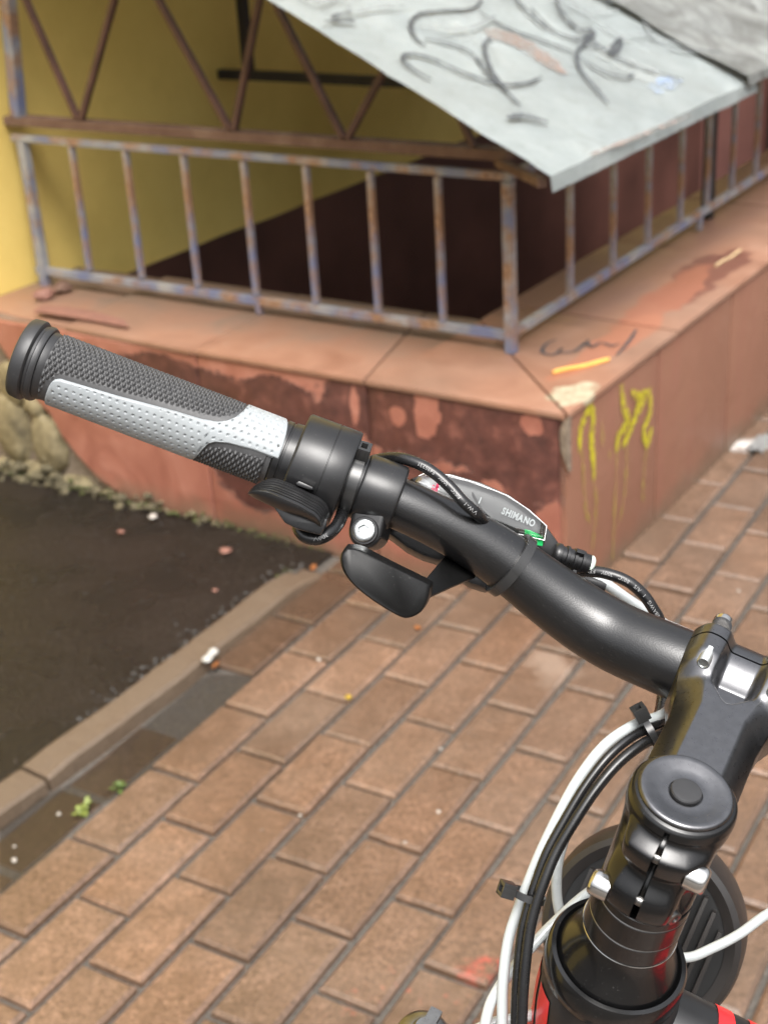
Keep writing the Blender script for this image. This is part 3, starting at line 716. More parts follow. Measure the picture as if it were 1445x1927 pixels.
for (x, y, r, lab) in ((825, 1529, .0052, 'largest pale grit grain on the paving, in the middle of a brown paver'), (762, 1586, .0038, 'pale grit grain on the end of a paver just below the largest grain'), (565, 1535, .0040, 'pale grit grain in a paving joint corner left of the other grains'), (829, 1410, .0038, 'pale grit grain in the joint above the largest grain'),
                       (1339, 1055, .0052, 'pale grit grain on the paving near the end of the shifter cable'), (1389, 1113, .0052, 'pale grit grain on the paving nearest the right edge of the photo'), (600, 1242, .0058, 'pale grit patch in a joint of the darker wet pavers')):
    lump('grit_grain', lab, 'pebble', 'pebble', x, y, 0, r * .7, .6, GP_, x)
GB = 'bright drops in the gutter puddle'
for (x, y, r, lab) in ((28, 1620, .0062, 'biggest bright pebble in the shallow gutter puddle'), (111, 1533, .0048, 'bright pebble in the gutter puddle next to the yellow green weed'), (28, 1594, .0040, 'small dull pebble just above the biggest one in the puddle')):
    lump('puddle_pebble', lab, 'pebble', 'pebble', x, y, -.008, r * .7, .7, GB, x)
# weeds
def weed(label, x, y, n, size, mat, sd):
    rnd = random.Random(sd); c = onz(x, y, -.004); root = thing('weed', label, 'weed', c, None)
    bm = BM()
    for i in range(n):
        an = rnd.uniform(0, 6.28); el = rnd.uniform(.3, 1.2); L_ = size * rnd.uniform(.5, 1.1)
        d = wR * math.cos(an) * math.cos(el) + wL * math.sin(an) * math.cos(el) + UZ * math.sin(el); sd_ = d.cross(UZ).normalized(); o = c + wR * rnd.gauss(0, size * .35) + wL * rnd.gauss(0, size * .2)
        pr = None
        for k in range(6):
            f = k / 5; p = o + d * (L_ * f) - UZ * (L_ * .45 * f * f); hw = L_ * .20 * math.sin(math.pi * (.08 + .90 * f))
            q = [bm.verts.new(p - sd_ * hw), bm.verts.new(p - UZ * hw * .3), bm.verts.new(p + sd_ * hw)]
            if pr: bm.faces.new((pr[0], pr[1], q[1], q[0])); bm.faces.new((pr[1], pr[2], q[2], q[1]))
            pr = q
    obj('leaves', bm, M[mat], root, smooth=60)
    bm = BM()
    for i in range(4):
        o = c + wR * rnd.gauss(0, size * .2); tube(bm, [o - UZ * .01, o + UZ * size * .3 + wL * rnd.gauss(0, .006)], .0009, 6)
    obj('stems', bm, M[mat], root, smooth=60)
M['limeleaf'] = pbr('lime weed', (.13, .16, .03), .55, var=(60, .3))
weed('bright yellow green weed at the edge of the gutter puddle', 158, 1522, 24, .020, 'limeleaf', 3)
weed('small darker green weed between puddle and pavers', 222, 1482, 16, .015, 'leafy', 5)
weed('green weed growing in the mossy joint below the kerb', 497, 1160, 12, .014, 'leafy', 8)
bm = BM(); rnd = random.Random(11)
for i in range(170):
    f = rnd.random(); x, y = (405 + 150 * f, 1205 - 130 * f); c = onz(x + rnd.gauss(0, 6), y + rnd.gauss(0, 6), -.002)
    r = rnd.uniform(.002, .0055) * (.6 + .8 * math.sin(math.pi * f))
    res = bmesh.ops.create_icosphere(bm, subdivisions=1, radius=1)
    for vt in res['verts']: vt.co = c + Vector((vt.co.x * r, vt.co.y * r, vt.co.z * r * .6)) * (1 + .3 * rnd.random())
for i in range(150):
    f = rnd.random(); vv_ = 1.66 + .98 * f; r = rnd.uniform(.002, .006) * (.5 + f)
    c = W(UWF - .004 - abs(rnd.gauss(0, .010)), vv_, .002 + abs(rnd.gauss(0, .006)))
    res = bmesh.ops.create_icosphere(bm, subdivisions=1, radius=1)
    for vt in res['verts']: vt.co = c + Vector((vt.co.x * r, vt.co.y * r, vt.co.z * r * .8)) * (1 + .3 * rnd.random())
tag(obj('moss', bm, M['moss'], smooth=60), 'green moss along the wall foot and in the joint below the kerb', None, None, 'stuff')
def crumbs(name, label, mat, n, place, r0, r1, sd):
    rq = random.Random(sd); bm = BM()
    for i in range(n):
        c = place(rq); r = rq.uniform(r0, r1); res = bmesh.ops.create_icosphere(bm, subdivisions=1, radius=1); o_ = rq.random() * 40
        for vt in res['verts']:
            d = vt.co.copy(); vt.co = c + Vector((d.x, d.y, d.z * .7)) * (r * (1 + .5 * noise.noise(d * 1.4 + Vector((o_, 0, 0)))))
    tag(obj(name, bm, M[mat], smooth=25), label, None, None, 'stuff')
M['gravelgrey'] = pbr('grey gravel', (.045, .042, .039), .5, var=(90, .7))
crumbs('gravel', 'loose dark gravel along the asphalt edge of the kerb', 'gravelgrey', 420, lambda q: W(q.uniform(.6, 2.1), VK1 + abs(q.gauss(0, .022)) - .002 + .02 * sstep(1.9, 1.5, 2.1) * 0, .010), .0015, .0050, 4)
crumbs('gravel', 'fine grit scattered over the asphalt', 'gravelgrey', 260, lambda q: W(q.uniform(.9, 2.15), q.uniform(1.68, 2.7), .006), .0010, .0030, 5)
M['sandgrit'] = pbr('sandy grit', (.16, .125, .095), .6, var=(90, .8))
crumbs('grit', 'sandy grit and crumbs scattered over the brown paving', 'sandgrit', 520, lambda q: W(q.uniform(.5, 4.2), q.uniform(-1.6, 1.45) if q.random() < .7 else 1.06 - abs(q.gauss(0, .04)), .0005), .0007, .0019, 6)
# straws on the coping
def straw(label, a, b, r, mat):
    p, q = onz(*a, ZC + .004), onz(*b, ZC + .004); bm = BM(); d = q - p; tube(bm, [p + d * (i / 8) + UZ * .0012 * math.sin(i) for i in range(9)], r, 10)
    tag(obj('straw', bm, M[mat], smooth=50), label, 'straw')
straw('orange straw lying on the coping near its corner', (1040, 701), (1145, 677), .0042, 'stick')
straw('pale straw lying on the dark wet patch of the coping', (1346, 500), (1392, 472), .0036, 'stick2')
# broken tile pieces at the left end of the coping
bm = BM(); pts = [(65, 588), (120, 596), (180, 606), (243, 618), (236, 606), (180, 590), (120, 580), (80, 578)]
prism(bm, [onz(x, y, ZC + .004) for x, y in pts], UZ * .005, .001); tag(obj('tile_shard', bm, M['chip'], smooth=40), 'long curved broken tile shard lying on the left end of the coping', 'tile')
lump('rubble_lump', 'pinkish lump of rubble at the foot of the left railing post', 'rubble', 'chip', 84, 560, ZC - .005, .022, .6, None, 9, 1.2)
lump('rubble_lump', 'dark brown lump of rubble behind the pinkish one', 'rubble', 'rust', 118, 548, ZC - .005, .022, .6, None, 12, 1.3)
# scrap of white film on the far paving
c = onz(1432, 836, .004); bm = BM(); rows = []
for i in range(17):
    row = []
    for k in range(13):
        f, g_ = i / 16 - .5, k / 12 - .5; e = 1 + .25 * noise.noise(Vector((f * 4, g_ * 4, 2)))
        row.append(c + wR * (f * .10 * e) + wL * (g_ * .045 * e) + UZ * (.004 + .006 * noise.noise(Vector((f * 9, g_ * 9, 5)))))
    rows.append(row)
vv = [[bm.verts.new(p) for p in r] for r in rows]
for p, q in zip(vv, vv[1:]):
    for k in range(12): bm.faces.new((p[k], p[k + 1], q[k + 1], q[k]))
bmesh.ops.solidify(bm, geom=list(bm.faces), thickness=.0005)
M['film'] = pbr('grey white film', (.34, .34, .33), .5, var=(60, .2))
tag(obj('plastic_scrap', bm, M['film'], smooth=50), 'crumpled white plastic scrap on the paving along the right wall', 'litter')

# ================================================================== THE BICYCLE
gnd = Lc(.775, .04, 0)
bike = thing('bicycle', 'black bicycle with red stripes, white cables and grey padded grip', 'bicycle', Vector((gnd.x, gnd.y, 0)))
# ---- handlebar centreline (photo points with their depths, 3-D afterwards)
G0 = P(65.6, 679.8, .617); G1 = P(663, 908, .621)
BC = Lc(.022, .090, 0)
cl = [G0, G1, P(782, 962, .624), P(870, 1003, .628), P(953, 1054, .632), P(1045, 1130, .635), P(1152, 1200, .634), Lc(.022, .090, -.040), BC]
mir = lambda p: p - R * (2 * (p - BC).dot(R))
path = spline(cl, 14); path = path + [mir(p) for p in reversed(path[:-1])]
tot = [0]
for a, b in zip(path, path[1:]): tot.append(tot[-1] + (b - a).length)
mid = tot[-1] / 2
for _ in range(140): path = [path[0]] + [path[i] * .5 + (path[i - 1] + path[i + 1]) * .25 for i in range(1, len(path) - 1)] + [path[-1]]
rads = [interp(abs(x - mid), [(0, .0159), (.040, .0159), (.060, .0157), (.085, .0149), (.115, .0134), (.14, .0122), (.165, .0113), (.185, .0111), (.5, .0111)]) for x in tot]
for _ in range(40): rads = [rads[0]] + [rads[i] * .5 + (rads[i - 1] + rads[i + 1]) * .25 for i in range(1, len(rads) - 1)] + [rads[-1]]
bm = BM(); tube(bm, path, rads, 40); hb = obj('handlebar', bm, M['bar'], bike, smooth=50)
AX = (G1 - G0).normalized()                 # inwards along the grip
PXM = (G1 - G0).length / ((Vector((663, 908)) - Vector((65.6, 679.8))).length)   # metres per photo pixel along it
VD = (CAM - (G0 + G1) / 2).normalized(); VDp = (VD - AX * VD.dot(AX)).normalized()   # facing the lens
DN = AX.cross(VDp)
if DN.dot(UP) > 0: DN = -DN                 # down, square to the grip
def GP(s, th, r): return G0 + AX * s + (VDp * math.cos(th) + DN * math.sin(th)) * r
# ---- grip
def t_up(s): return interp(s, [(100, .62), (106, .40), (118, .26), (142, .19), (422, .06), (700, -.12), (835, -.18), (910, -.28), (951, -.42), (985, -.62), (1015, -.95), (1040, -1.45), (1055, -2.0), (1300, -2.0)])
def t_lo(s): return interp(s, [(100, .62), (106, .95), (115, 1.35), (132, 1.8), (872, 1.8), (884, 1.1), (892, .72), (905, .48), (930, .36), (990, .25), (1115, .17), (1300, .16)])
KS = 1 / 2.58 * PXM
GR = .01515; GL = 1248
def shr(th): return 42 * max(0, math.cos(th))
def grip_mesh(mirror=False):
    bm = BM(); ns, nth = 460, 264; rows = []
    for i in range(ns + 1):
        s = 44 + (GL - 44) * i / ns; row = []
        for k in range(nth):
            th = -math.pi + 2 * math.pi * k / nth
            near = 0; si = s - shr(th)
            if si > 98:
                a = t_up(si) - th if th < (t_up(si) + t_lo(si)) / 2 else th - t_lo(si)
                near = 1 - sstep(a, .12, .22)
            if si < 125: near = max(near, 1 - sstep(math.hypot((112 - si) / 40, max(0, .62 - th) / .34), .80, 1.05) if th < 2.2 else 0)
            edge = sstep(s, 88, 98) * (1 - sstep(s, 1212, 1224))
            A = s / 27; B = th * 22 / (2 * math.pi)
            kx = abs((A + B) % 1 - .5) * 2; ky = abs((A - B) % 1 - .5) * 2
            kn = sstep((1 - kx) * (1 - ky), .02, .55)
            r = GR - .0007 + .00125 * kn * edge * (1 - near) + .0002 * near
            if s > 1224: r = GR - .0012
            row.append(GP(s * KS, th, r))
        rows.append(row)
    rings(bm, rows, cap=False)
    return bm
grip = obj('grip', grip_mesh(), M['rubber'], bike, smooth=70)
bm = BM(); ns, nt_ = 300, 90; rows = []
for i in range(ns + 1):
    s = 101 + (1246 - 101) * i / ns; a, b = t_up(s), t_lo(s); row = []
    for k in range(nt_ + 1):
        th = a + (b - a) * k / nt_
        e = min(k, nt_ - k) / nt_ * (b - a); es = min(s - 101, 1246 - s) / 170
        hgt = .0013 * sstep(min(e, es * 1.2), -.002, .07)
        dim = 0
        gx = s / 37.5; gy = th * 4.6; rowi = round(gy); gx2 = gx + .5 * (rowi % 2)
        dd = math.hypot((gx2 - round(gx2)) * 37.5, (gy - rowi) / 4.6 * 171)
        if e > .09 and es > .09: dim = .0008 * (1 - sstep(dd, 2.5, 8.0))
        row.append(GP((s + shr(th)) * KS, th, GR - .0007 + hgt - dim))
    rows.append(row)
vv = [[bm.verts.new(p) for p in r] for r in rows]
for a, b in zip(vv, vv[1:]):
    for k in range(nt_): bm.faces.new((a[k], a[k + 1], b[k + 1], b[k]))
obj('grip_pad', bm, M['pad'], grip, smooth=75)
bm = BM()
lathe(bm, G0, AX, [(x * KS, r) for x, r in ((-72, .002), (-72, .0130), (-70, .0156), (-64, .0170), (-54, .0176), (-14, .0180), (-2, .0179), (6, .0172), (9, .0162), (20, .0160), (26, .0168), (44, .0168), (54, .0163), (57, .0152), (80, .0149), (94, .0143), (94, .011))], 72)
obj('end_cap', bm, M['rubber2'], grip, smooth=35)
# ---- thumb throttle
def TP(t, th, r): return GP(t * PXM, th, r)
def tl(prof): return [(t * PXM, r) for t, r in prof]
bm = BM()
lathe(bm, G0, AX, tl([(486, .011), (486, .0150), (488, .0155), (499, .0155), (500, .0150), (503, .0150), (504, .0156), (519, .0160), (521, .0208), (523, .0214), (526, .0217), (583, .0219), (583.6, .0216), (585, .0216), (585.6, .0219), (622, .0220), (626, .0216), (627, .0208), (627.5, .0140), (658, .0136), (658, .011)]), 96)
thr = obj('thumb_throttle', bm, M['plasticmatt'], bike, smooth=30)
T_ = [(467, 926), (478, 915), (492, 906), (508, 901), (522, 901), (545, 909), (565, 918), (588, 930), (604, 938), (614, 948), (619, 960), (616, 974), (609, 987)]
M_ = [(467, 928), (479, 925), (493, 925), (507, 928), (522, 934), (545, 944), (565, 953), (580, 962), (590, 968), (597, 975), (601, 981), (603, 986), (604, 989)]
B_ = [(467, 930), (480, 938), (494, 945), (507, 951), (522, 957), (545, 966), (565, 972), (580, 978), (590, 983), (596, 987), (600, 990), (602, 991), (604, 991)]
def curve2(c, n): return spline([(x, y, 0) for x, y in c], n)
Tc, Mc, Bc = curve2(T_, 6), curve2(M_, 6), curve2(B_, 6)
bm = BM(); rows = []
for a, m_, b in zip(Tc, Mc, Bc):
    row = []
    for k in range(33):
        f = k / 32; q = a.lerp(m_, f); d = .5965 - .0175 * f ** .9
        rib = .00035 * (1 if math.sin(f * 2 * math.pi * 7) > 0 else -1) * (1 if .06 < f < .9 else 0)
        row.append(P(q.x, q.y, d - rib))
    for k in range(1, 7):
        f = k / 6; q = m_.lerp(b, f); row.append(P(q.x, q.y, .5790 + .006 * f * f))
    row.append(P(b.x + 2, b.y - 2, .592)); row.append(P((a.x + b.x) / 2 + 2, (a.y + b.y) / 2, .600)); row.append(P(a.x + 1, a.y + 2, .597))
    rows.append(row)
rings(bm, rows); obj('thumb_lever', bm, M['plasticmatt'], thr, smooth=40)
bm = BM(); prism(bm, [P(x, y, .5895) for x, y in ((512, 950), (560, 962), (598, 978), (616, 975), (612, 992), (603, 1007), (585, 1003), (556, 995), (536, 984))], FW * .024, .0012); obj('lever_housing', bm, M['plastic'], thr, smooth=40)
bm = BM(); prism(bm, [P(x, y, .5945) for x, y in ((556, 909), (563, 905), (588, 916), (590, 922), (580, 921), (560, 914))], FW * .006, .0005); obj('lever_hinge', bm, M['plastic'], thr, smooth=40)
# ---- gear shifter
bm = BM()
lathe(bm, G0, AX, tl([(655, .0115), (655, .0138), (657, .0145), (661, .0149), (724, .0151), (729, .0149), (732, .0143), (733, .0128), (733, .0112)]), 72)
shf = obj('gear_shifter', bm, M['plasticmatt'], bike, smooth=30)
# lug below the band
lugc = P(684, 998, .6085); ld = (lugc - CAM).normalized(); la = (ld * .93 + AX * .25).normalized()
bm = BM(); bc = TP(693, 0, 0)
ring_ = []
_, lx, ly = frame(la, AX)
dn = (lugc - bc); dn = dn - la * dn.dot(la)
d1 = dn.normalized(); d2 = la.cross(d1)
out = []
for k in range(25):
    a = -math.pi / 2 + math.pi * k / 24; out.append(lugc + d1 * math.cos(a) * .0074 + d2 * math.sin(a) * .0074)
wd_ = .0073
o2 = (out[0] - lugc).dot(d2); sgn = 1 if o2 > 0 else -1
out = [bc - dn * .1 + d2 * sgn * wd_] + out + [bc - dn * .1 - d2 * sgn * wd_]
off = la * ((lugc - out[0]).dot(la)); out[0] = out[0] + la * (lugc - out[0]).dot(la); out[-1] = out[-1] + la * (lugc - out[-1]).dot(la)
prism(bm, [p + la * .002 for p in out], la * .017, .0022, 3); obj('clamp_lug', bm, M['plasticmatt'], shf, smooth=40)
bm = BM(); lathe(bm, lugc + la * .0025, -la, [(0, .0062), (.0005, .0062), (.0012, .0058)], 40); obj('bolt_seat', bm, M['plastic'], shf, smooth=40)
bm = BM()
def hexbolt(bm, o, ax, r, h, hexr, depth, n=36):
    """socket cap: rounded rim, flat top, hexagonal recess"""
    a, x, y = frame(ax)
    rs = []
    def ring(t, rr): return [o + a * t + (x * math.cos(2 * math.pi * k / n) + y * math.sin(2 * math.pi * k / n)) * rr for k in range(n)]
    def hx(t, rr):
        o_ = []
        for k in range(n):
            an = 2 * math.pi * k / n; m_ = (an % (math.pi / 3)) - math.pi / 6
            o_.append(o + a * t + (x * math.cos(an) + y * math.sin(an)) * rr * math.cos(math.pi / 6) / math.cos(m_))
        return o_
    rings(bm, [ring(0, r), ring(h * .62, r), ring(h * .80, r * .97), ring(h * .92, r * .88), ring(h * .98, r * .76), ring(h, r * .66), hx(h, hexr * 1.08), hx(h - .0003, hexr), hx(h - depth, hexr * .96)])
hexbolt(bm, lugc + la * .0016, -la, .0049, .0022, .0024, .0016); obj('clamp_bolt', bm, M['zinc'], shf, smooth=35)
# pod behind the bar: body, clear window, dial
PD = .648
def pod(pts, d0, thick, mat, name, bevel=.0015, par=None, tilt=0):
    bm = BM(); prism(bm, [P(x, y, d0 + tilt * (x - 780) / 250) for x, y in pts], FW * thick + UP * -.003, bevel); return obj(name, bm, M[mat], par or shf, smooth=40)
pod([(772, 900), (800, 888), (850, 890), (905, 906), (960, 930), (1000, 960), (1030, 990), (1052, 1020), (1046, 1052), (1000, 1045), (955, 1030), (915, 1010), (880, 990), (800, 950)], PD + .004, .020, 'plastic', 'pod_body', .003)
win = [(780, 906), (788, 896), (800, 890), (845, 894), (895, 909), (955, 933), (995, 960), (1028, 990), (1024, 1017), (975, 1005), (930, 985), (905, 964), (870, 948), (800, 920)]
pod([(x, y) for x, y in win], PD + .002, .003, 'panel', 'dial', .0005)
pod([(783, 905), (790, 897), (801, 892), (838, 896), (862, 925), (850, 930), (812, 916)], PD + .0014, .0012, 'panellight', 'dial_plate', .0003)
pod([(888, 925), (905, 925), (950, 940), (990, 968), (1020, 995), (1018, 1005), (975, 995), (925, 975), (905, 955)], PD + .0012, .0012, 'panel', 'dial_plate', .0003)
pod([(987, 995), (998, 998), (1022, 1008), (1021, 1016), (1005, 1013)], PD + .0008, .001, 'green', 'gear_marker', .0002)
pod([(812, 914), (822, 906), (826, 909), (818, 920)], PD + .0008, .001, 'pink', 'gear_marker', .0002)
# clear lid: raised facets
bm = BM(); base = [P(x, y, PD + .0015) for x, y in win]; cxw = sum(x for x, y in win) / len(win); cyw = sum(y for x, y in win) / len(win)
topp = [P(cxw + (x - cxw) * .93 - 1, cyw + (y - cyw) * .86 - 3, PD - .0035) for x, y in win]
a_ = [bm.verts.new(p) for p in base]; b_ = [bm.verts.new(p) for p in topp]
for i in range(len(a_)): bm.faces.new((a_[i], a_[(i + 1) % len(a_)], b_[(i + 1) % len(a_)], b_[i]))
bm.faces.new(b_); obj('clear_lid', bm, M['clear'], shf)
bm = BM(); tube(bm, [P(x, y, PD - .0002) for x, y in win[1:10]], .00032, 8); obj('lid_rim', bm, M['panellight'], shf, smooth=60)
# writing: a letter mesh at a time
_glyph = {}
def glyph(ch, off=0.0):
    key = (ch, off)
    if key not in _glyph:
        cu = bpy.data.curves.new('g', 'FONT'); cu.body = ch; cu.size = 1; cu.resolution_u = 3; cu.offset = off
        o = bpy.data.objects.new('g', cu); COL.objects.link(o); dg = bpy.context.evaluated_depsgraph_get(); dg.update()
        me = bpy.data.meshes.new_from_object(o.evaluated_get(dg))
        vs = [v.co.copy() for v in me.vertices]; fs = [tuple(p.vertices) for p in me.polygons]
        wdt = max((v.x for v in vs), default=.3) + .08
        bpy.data.objects.remove(o); bpy.data.curves.remove(cu); bpy.data.meshes.remove(me)
        _glyph[key] = (vs, fs, wdt if ch != ' ' else .35)
    return _glyph[key]
def write_on(bm, text, size, place, bold=0):
    """place(x, y) -> point; x along the text in metres"""
    x = 0
    for ch in text:
        vs, fs, wdt = glyph(ch, bold)
        nv = [bm.verts.new(place(x + v.x * size, v.y * size)) for v in vs]
        for f in fs:
            try: bm.faces.new([nv[i] for i in f])
            except ValueError: pass
        x += wdt * size
def flat_text(text, size, p0, p1, pup, mat, name, par, lift=0, bold=0, wscale=1):
    ex = (p1 - p0).normalized(); eu = (pup - p0); eu = (eu - ex * eu.dot(ex)).normalized(); n = ex.cross(eu)
    if n.dot(CAM - p0) < 0: n = -n
    bm = BM(); write_on(bm, text, size, lambda x, y: p0 + ex * x * wscale + eu * y + n * lift, bold); return obj(name, bm, M[mat], par)
dz = PD - .0001
flat_text('SHIMANO', .0043, P(942, 966, dz), P(1007, 993, dz), P(948, 950, dz), 'white', 'lettering', shf, .0012, .040, .76)
flat_text('1', .0044, P(896, 946, dz), P(906, 950, dz), P(899, 930, dz), 'white', 'lettering', shf, .0012, .02)
flat_text('3', .0044, P(811, 916, dz), P(821, 920, dz), P(815, 900, dz), 'white', 'lettering', shf, .0012, .02)
# underside, arm and trigger
pod([(725, 1000), (742, 1012), (765, 1030), (796, 1046), (826, 1055), (846, 1046), (880, 1065), (905, 1078), (900, 1040), (800, 985), (745, 985)], .640, .012, 'plastic', 'lower_case', .0015)
pod([(862, 1082), (900, 1074), (935, 1088), (934, 1103), (915, 1107), (885, 1098)], .638, .012, 'plasticmatt', 'lower_case', .0015)
bm = BM(); prism(bm, [P(x, y, d) for x, y, d in ((797, 1092, .598), (842, 1040, .640), (860, 1030, .642), (905, 1070, .640), (893, 1086, .634), (850, 1104, .615), (806, 1124, .598))], FW * .004 - UP * .001, .0008); obj('trigger_arm', bm, M['levershade'], shf, smooth=40)
tp = [(651, 1031), (676, 1034), (706, 1049), (741, 1067), (780, 1086), (803, 1098), (809, 1106), (804, 1130), (792, 1151), (771, 1162), (752, 1160), (717, 1140), (684, 1117), (661, 1096), (647, 1076), (641, 1055), (643, 1041)]
tps = spline([(x, y, 0) for x, y in tp + [tp[0]]], 4)[:-1]
bm = BM(); TD = .588
ctr = Vector((728, 1098, 0)); rows = []
for sc_, dd in ((1.0, .0115), (1.01, .008), (1.004, .0018), (.985, .0006), (.94, .0)):
    rows.append([P(ctr.x + (p.x - ctr.x) * sc_ + (5 if dd > .005 else 0), ctr.y + (p.y - ctr.y) * sc_ - (7 if dd > .005 else 0), TD + dd + (p.x - 728) / 170 * .006) for p in tps])
rings(bm, rows); obj('trigger_lever', bm, M['levershade'], shf, smooth=50)
# barrel adjuster and cable boot
b0, b1 = P(1040, 1041, .652), P(1112, 1064, .654); bax = (b1 - b0); bl = bax.length; bax = bax.normalized(); bm = BM()
pr = [(0, .0045), (.0008, .0052)]
for i in range(4): pr += [(bl * (.1 + .2 * i), .0054), (bl * (.17 + .2 * i), .0054), (bl * (.185 + .2 * i), .0047), (bl * (.285 + .2 * i), .0047)]
pr += [(bl * .93, .0046), (bl * .95, .0030), (bl * .95, .001)]
lathe(bm, b0, bax, pr, 32)
for k in range(3):
    a, x, y = frame(bax); an = k * 2.1 + .4; d_ = x * math.cos(an) + y * math.sin(an); box(bm, b0 + bax * bl * .58 + d_ * .0056, bax * bl * .1, d_ * .0014, bax.cross(d_) * .0012, .0004)
obj('barrel_adjuster', bm, M['plastic'], shf, smooth=35)
bm = BM(); lathe(bm, P(1104, 1059, .654), bax, [(0, .001), (0, .0036), (.0022, .0040), (.0032, .0030), (.0034, .001)], 24); obj('adjuster_cap', bm, M['limecap'], shf, smooth=40)
bm = BM(); tube(bm, spline([P(1040, 1080, .668), P(1085, 1088, .668), P(1138, 1104, .668)], 5), [.0028] * 5 + [.0034] * 5 + [.0030], 20); obj('cable_boot', bm, M['rubber2'], shf, smooth=40)
# ---- cable ties
def tie_ring(o, ax, r, name, width=.0023, thick=.0009, head=None, parent=bike):
    bm = BM(); a, x, y = frame(ax); rs = []; n = 48
    prof = [(-width / 2, 0), (-width / 2, thick), (width / 2, thick), (width / 2, 0)]
    for k in range(n):
        an = 2 * math.pi * k / n; d_ = x * math.cos(an) + y * math.sin(an)
        rs.append([o + a * t + d_ * (r + h) for t, h in prof])
    rs.append(rs[0])
    vv = [[bm.verts.new(p) for p in r_] for r_ in rs[:-1]]; vv.append(vv[0])
    for q, s_ in zip(vv, vv[1:]):
        for i in range(4): bm.faces.new((q[i], q[(i + 1) % 4], s_[(i + 1) % 4], s_[i]))
    t_ = obj(name, bm, M['tie'], parent, smooth=30)
    if head is not None:
        hd = (head - o); hd = (hd - a * hd.dot(a)).normalized(); bm = BM(); tt = a.cross(hd)
        hc = o + hd * (r + .0034)
        # open frame of the ratchet head
        for sx in (-1, 1):
            box(bm, hc + a * sx * .0022, a * .0009, tt * .0034, hd * .0030, .0003); box(bm, hc + tt * sx * .0027, a * .0014, tt * .0008, hd * .0030, .0002)
        box(bm, hc - hd * .0004 + tt * .0006, a * .0010, tt * .0008, hd * .0014, .0002)
        obj('tie_head', bm, M['tie'], t_, smooth=30)
    return t_
def near_path(p):
    i = min(range(len(path)), key=lambda k: (path[k] - p).length); return i
tn = tie_ring(TP(643, 0, 0), (AX + VDp * .04 + DN * -.06), .0140, 'cable_tie', .0046, .0011, TP(643, -.95, .02))
flat_text('020', .0030, TP(640, -.42, .0148), TP(648, .2, .0148), TP(632, -.42, .0148), 'darkprint', 'lettering', tn, .0001)
i = near_path(P(962, 1062, .632)); tdir = (path[i + 1] - path[i - 1]).normalized()
tie_ring(path[i], (tdir + UP * -.02), rads[i] + .0001, 'cable_tie', .0044, .0022, path[i] - VD * .02)
# ---- electric cable (black) with printing
def cable(name, pts, r, mat, n=12, parent=bike, k=8): 
    bm = BM(); pa = spline([P(*q) for q in pts], k); tube(bm, pa, r, n); return obj(name, bm, M[mat], parent, smooth=60), pa
def print_along(text, pa, f0, size, r, par, mat='print', flip=False, off=0.0):
    """letters laid on the camera-facing side of a cable"""
    L = [0]
    for a, b in zip(pa, pa[1:]): L.append(L[-1] + (b - a).length)
    def at(s):
        s = min(max(s, 0), L[-1] - 1e-6)
        for i in range(len(L) - 1):
            if s <= L[i + 1]:
                f = (s - L[i]) / (L[i + 1] - L[i]); return pa[i].lerp(pa[i + 1], f), (pa[i + 1] - pa[i]).normalized()
    def place(x, y):
        s = f0 * L[-1] + (x if not flip else -x); p, t_ = at(s)
        v = (CAM - p).normalized(); v = (v - t_ * v.dot(t_)).normalized(); side = t_.cross(v)
        if not flip: side = -side
        yy = (y - size * .36) / r + off
        return p + (v * math.cos(yy) + side * math.sin(yy)) * (r + .00012)
    bm = BM(); write_on(bm, text, size, place, .008); obj('lettering', bm, M[mat], par)
CR = .0026
def frac(pa, x, y, d):
    q = P(x, y, d); L = [0]
    for a, b in zip(pa, pa[1:]): L.append(L[-1] + (b - a).length)
    i = min(range(len(pa)), key=lambda k: (pa[k] - q).length); return L[i] / L[-1]
c1, p1 = cable('electric_cable', [(672, 884, .632), (694, 870, .634), (722, 863, .630), (752, 862, .624), (785, 872, .620), (815, 889, .618), (845, 915, .616), (872, 945, .614), (898, 968, .617), (915, 990, .628), (935, 1030, .648)], CR, 'cable')
print_along('VW-1   80°C   300V   E495231', p1, frac(p1, 893, 962, .616), .0023, CR, c1, flip=True)
c2, p2 = cable('electric_cable', [(1000, 1062, .668), (1045, 1073, .662), (1090, 1074, .656), (1135, 1078, .652), (1178, 1093, .650), (1208, 1117, .650), (1228, 1145, .651), (1242, 1172, .654), (1250, 1215, .665), (1248, 1260, .672), (1246, 1310, .662), (1240, 1345, .640), (1234, 1358, .622)], .0027, 'cable')
print_along('28AWG   1   A/S   80°C   300V   FTI  YR', p2, frac(p2, 1236, 1156, .652), .0023, .0027, c2, flip=True)
c3, p3 = cable('electric_cable', [(562, 980, .606), (563, 996, .603), (575, 1010, .601), (596, 1014, .600), (618, 1005, .602), (636, 986, .608), (646, 962, .616), (650, 940, .626)], .0028, 'cable')
print_along('300V', p3, frac(p3, 612, 1009, .601), .0023, .0028, c3, flip=True)
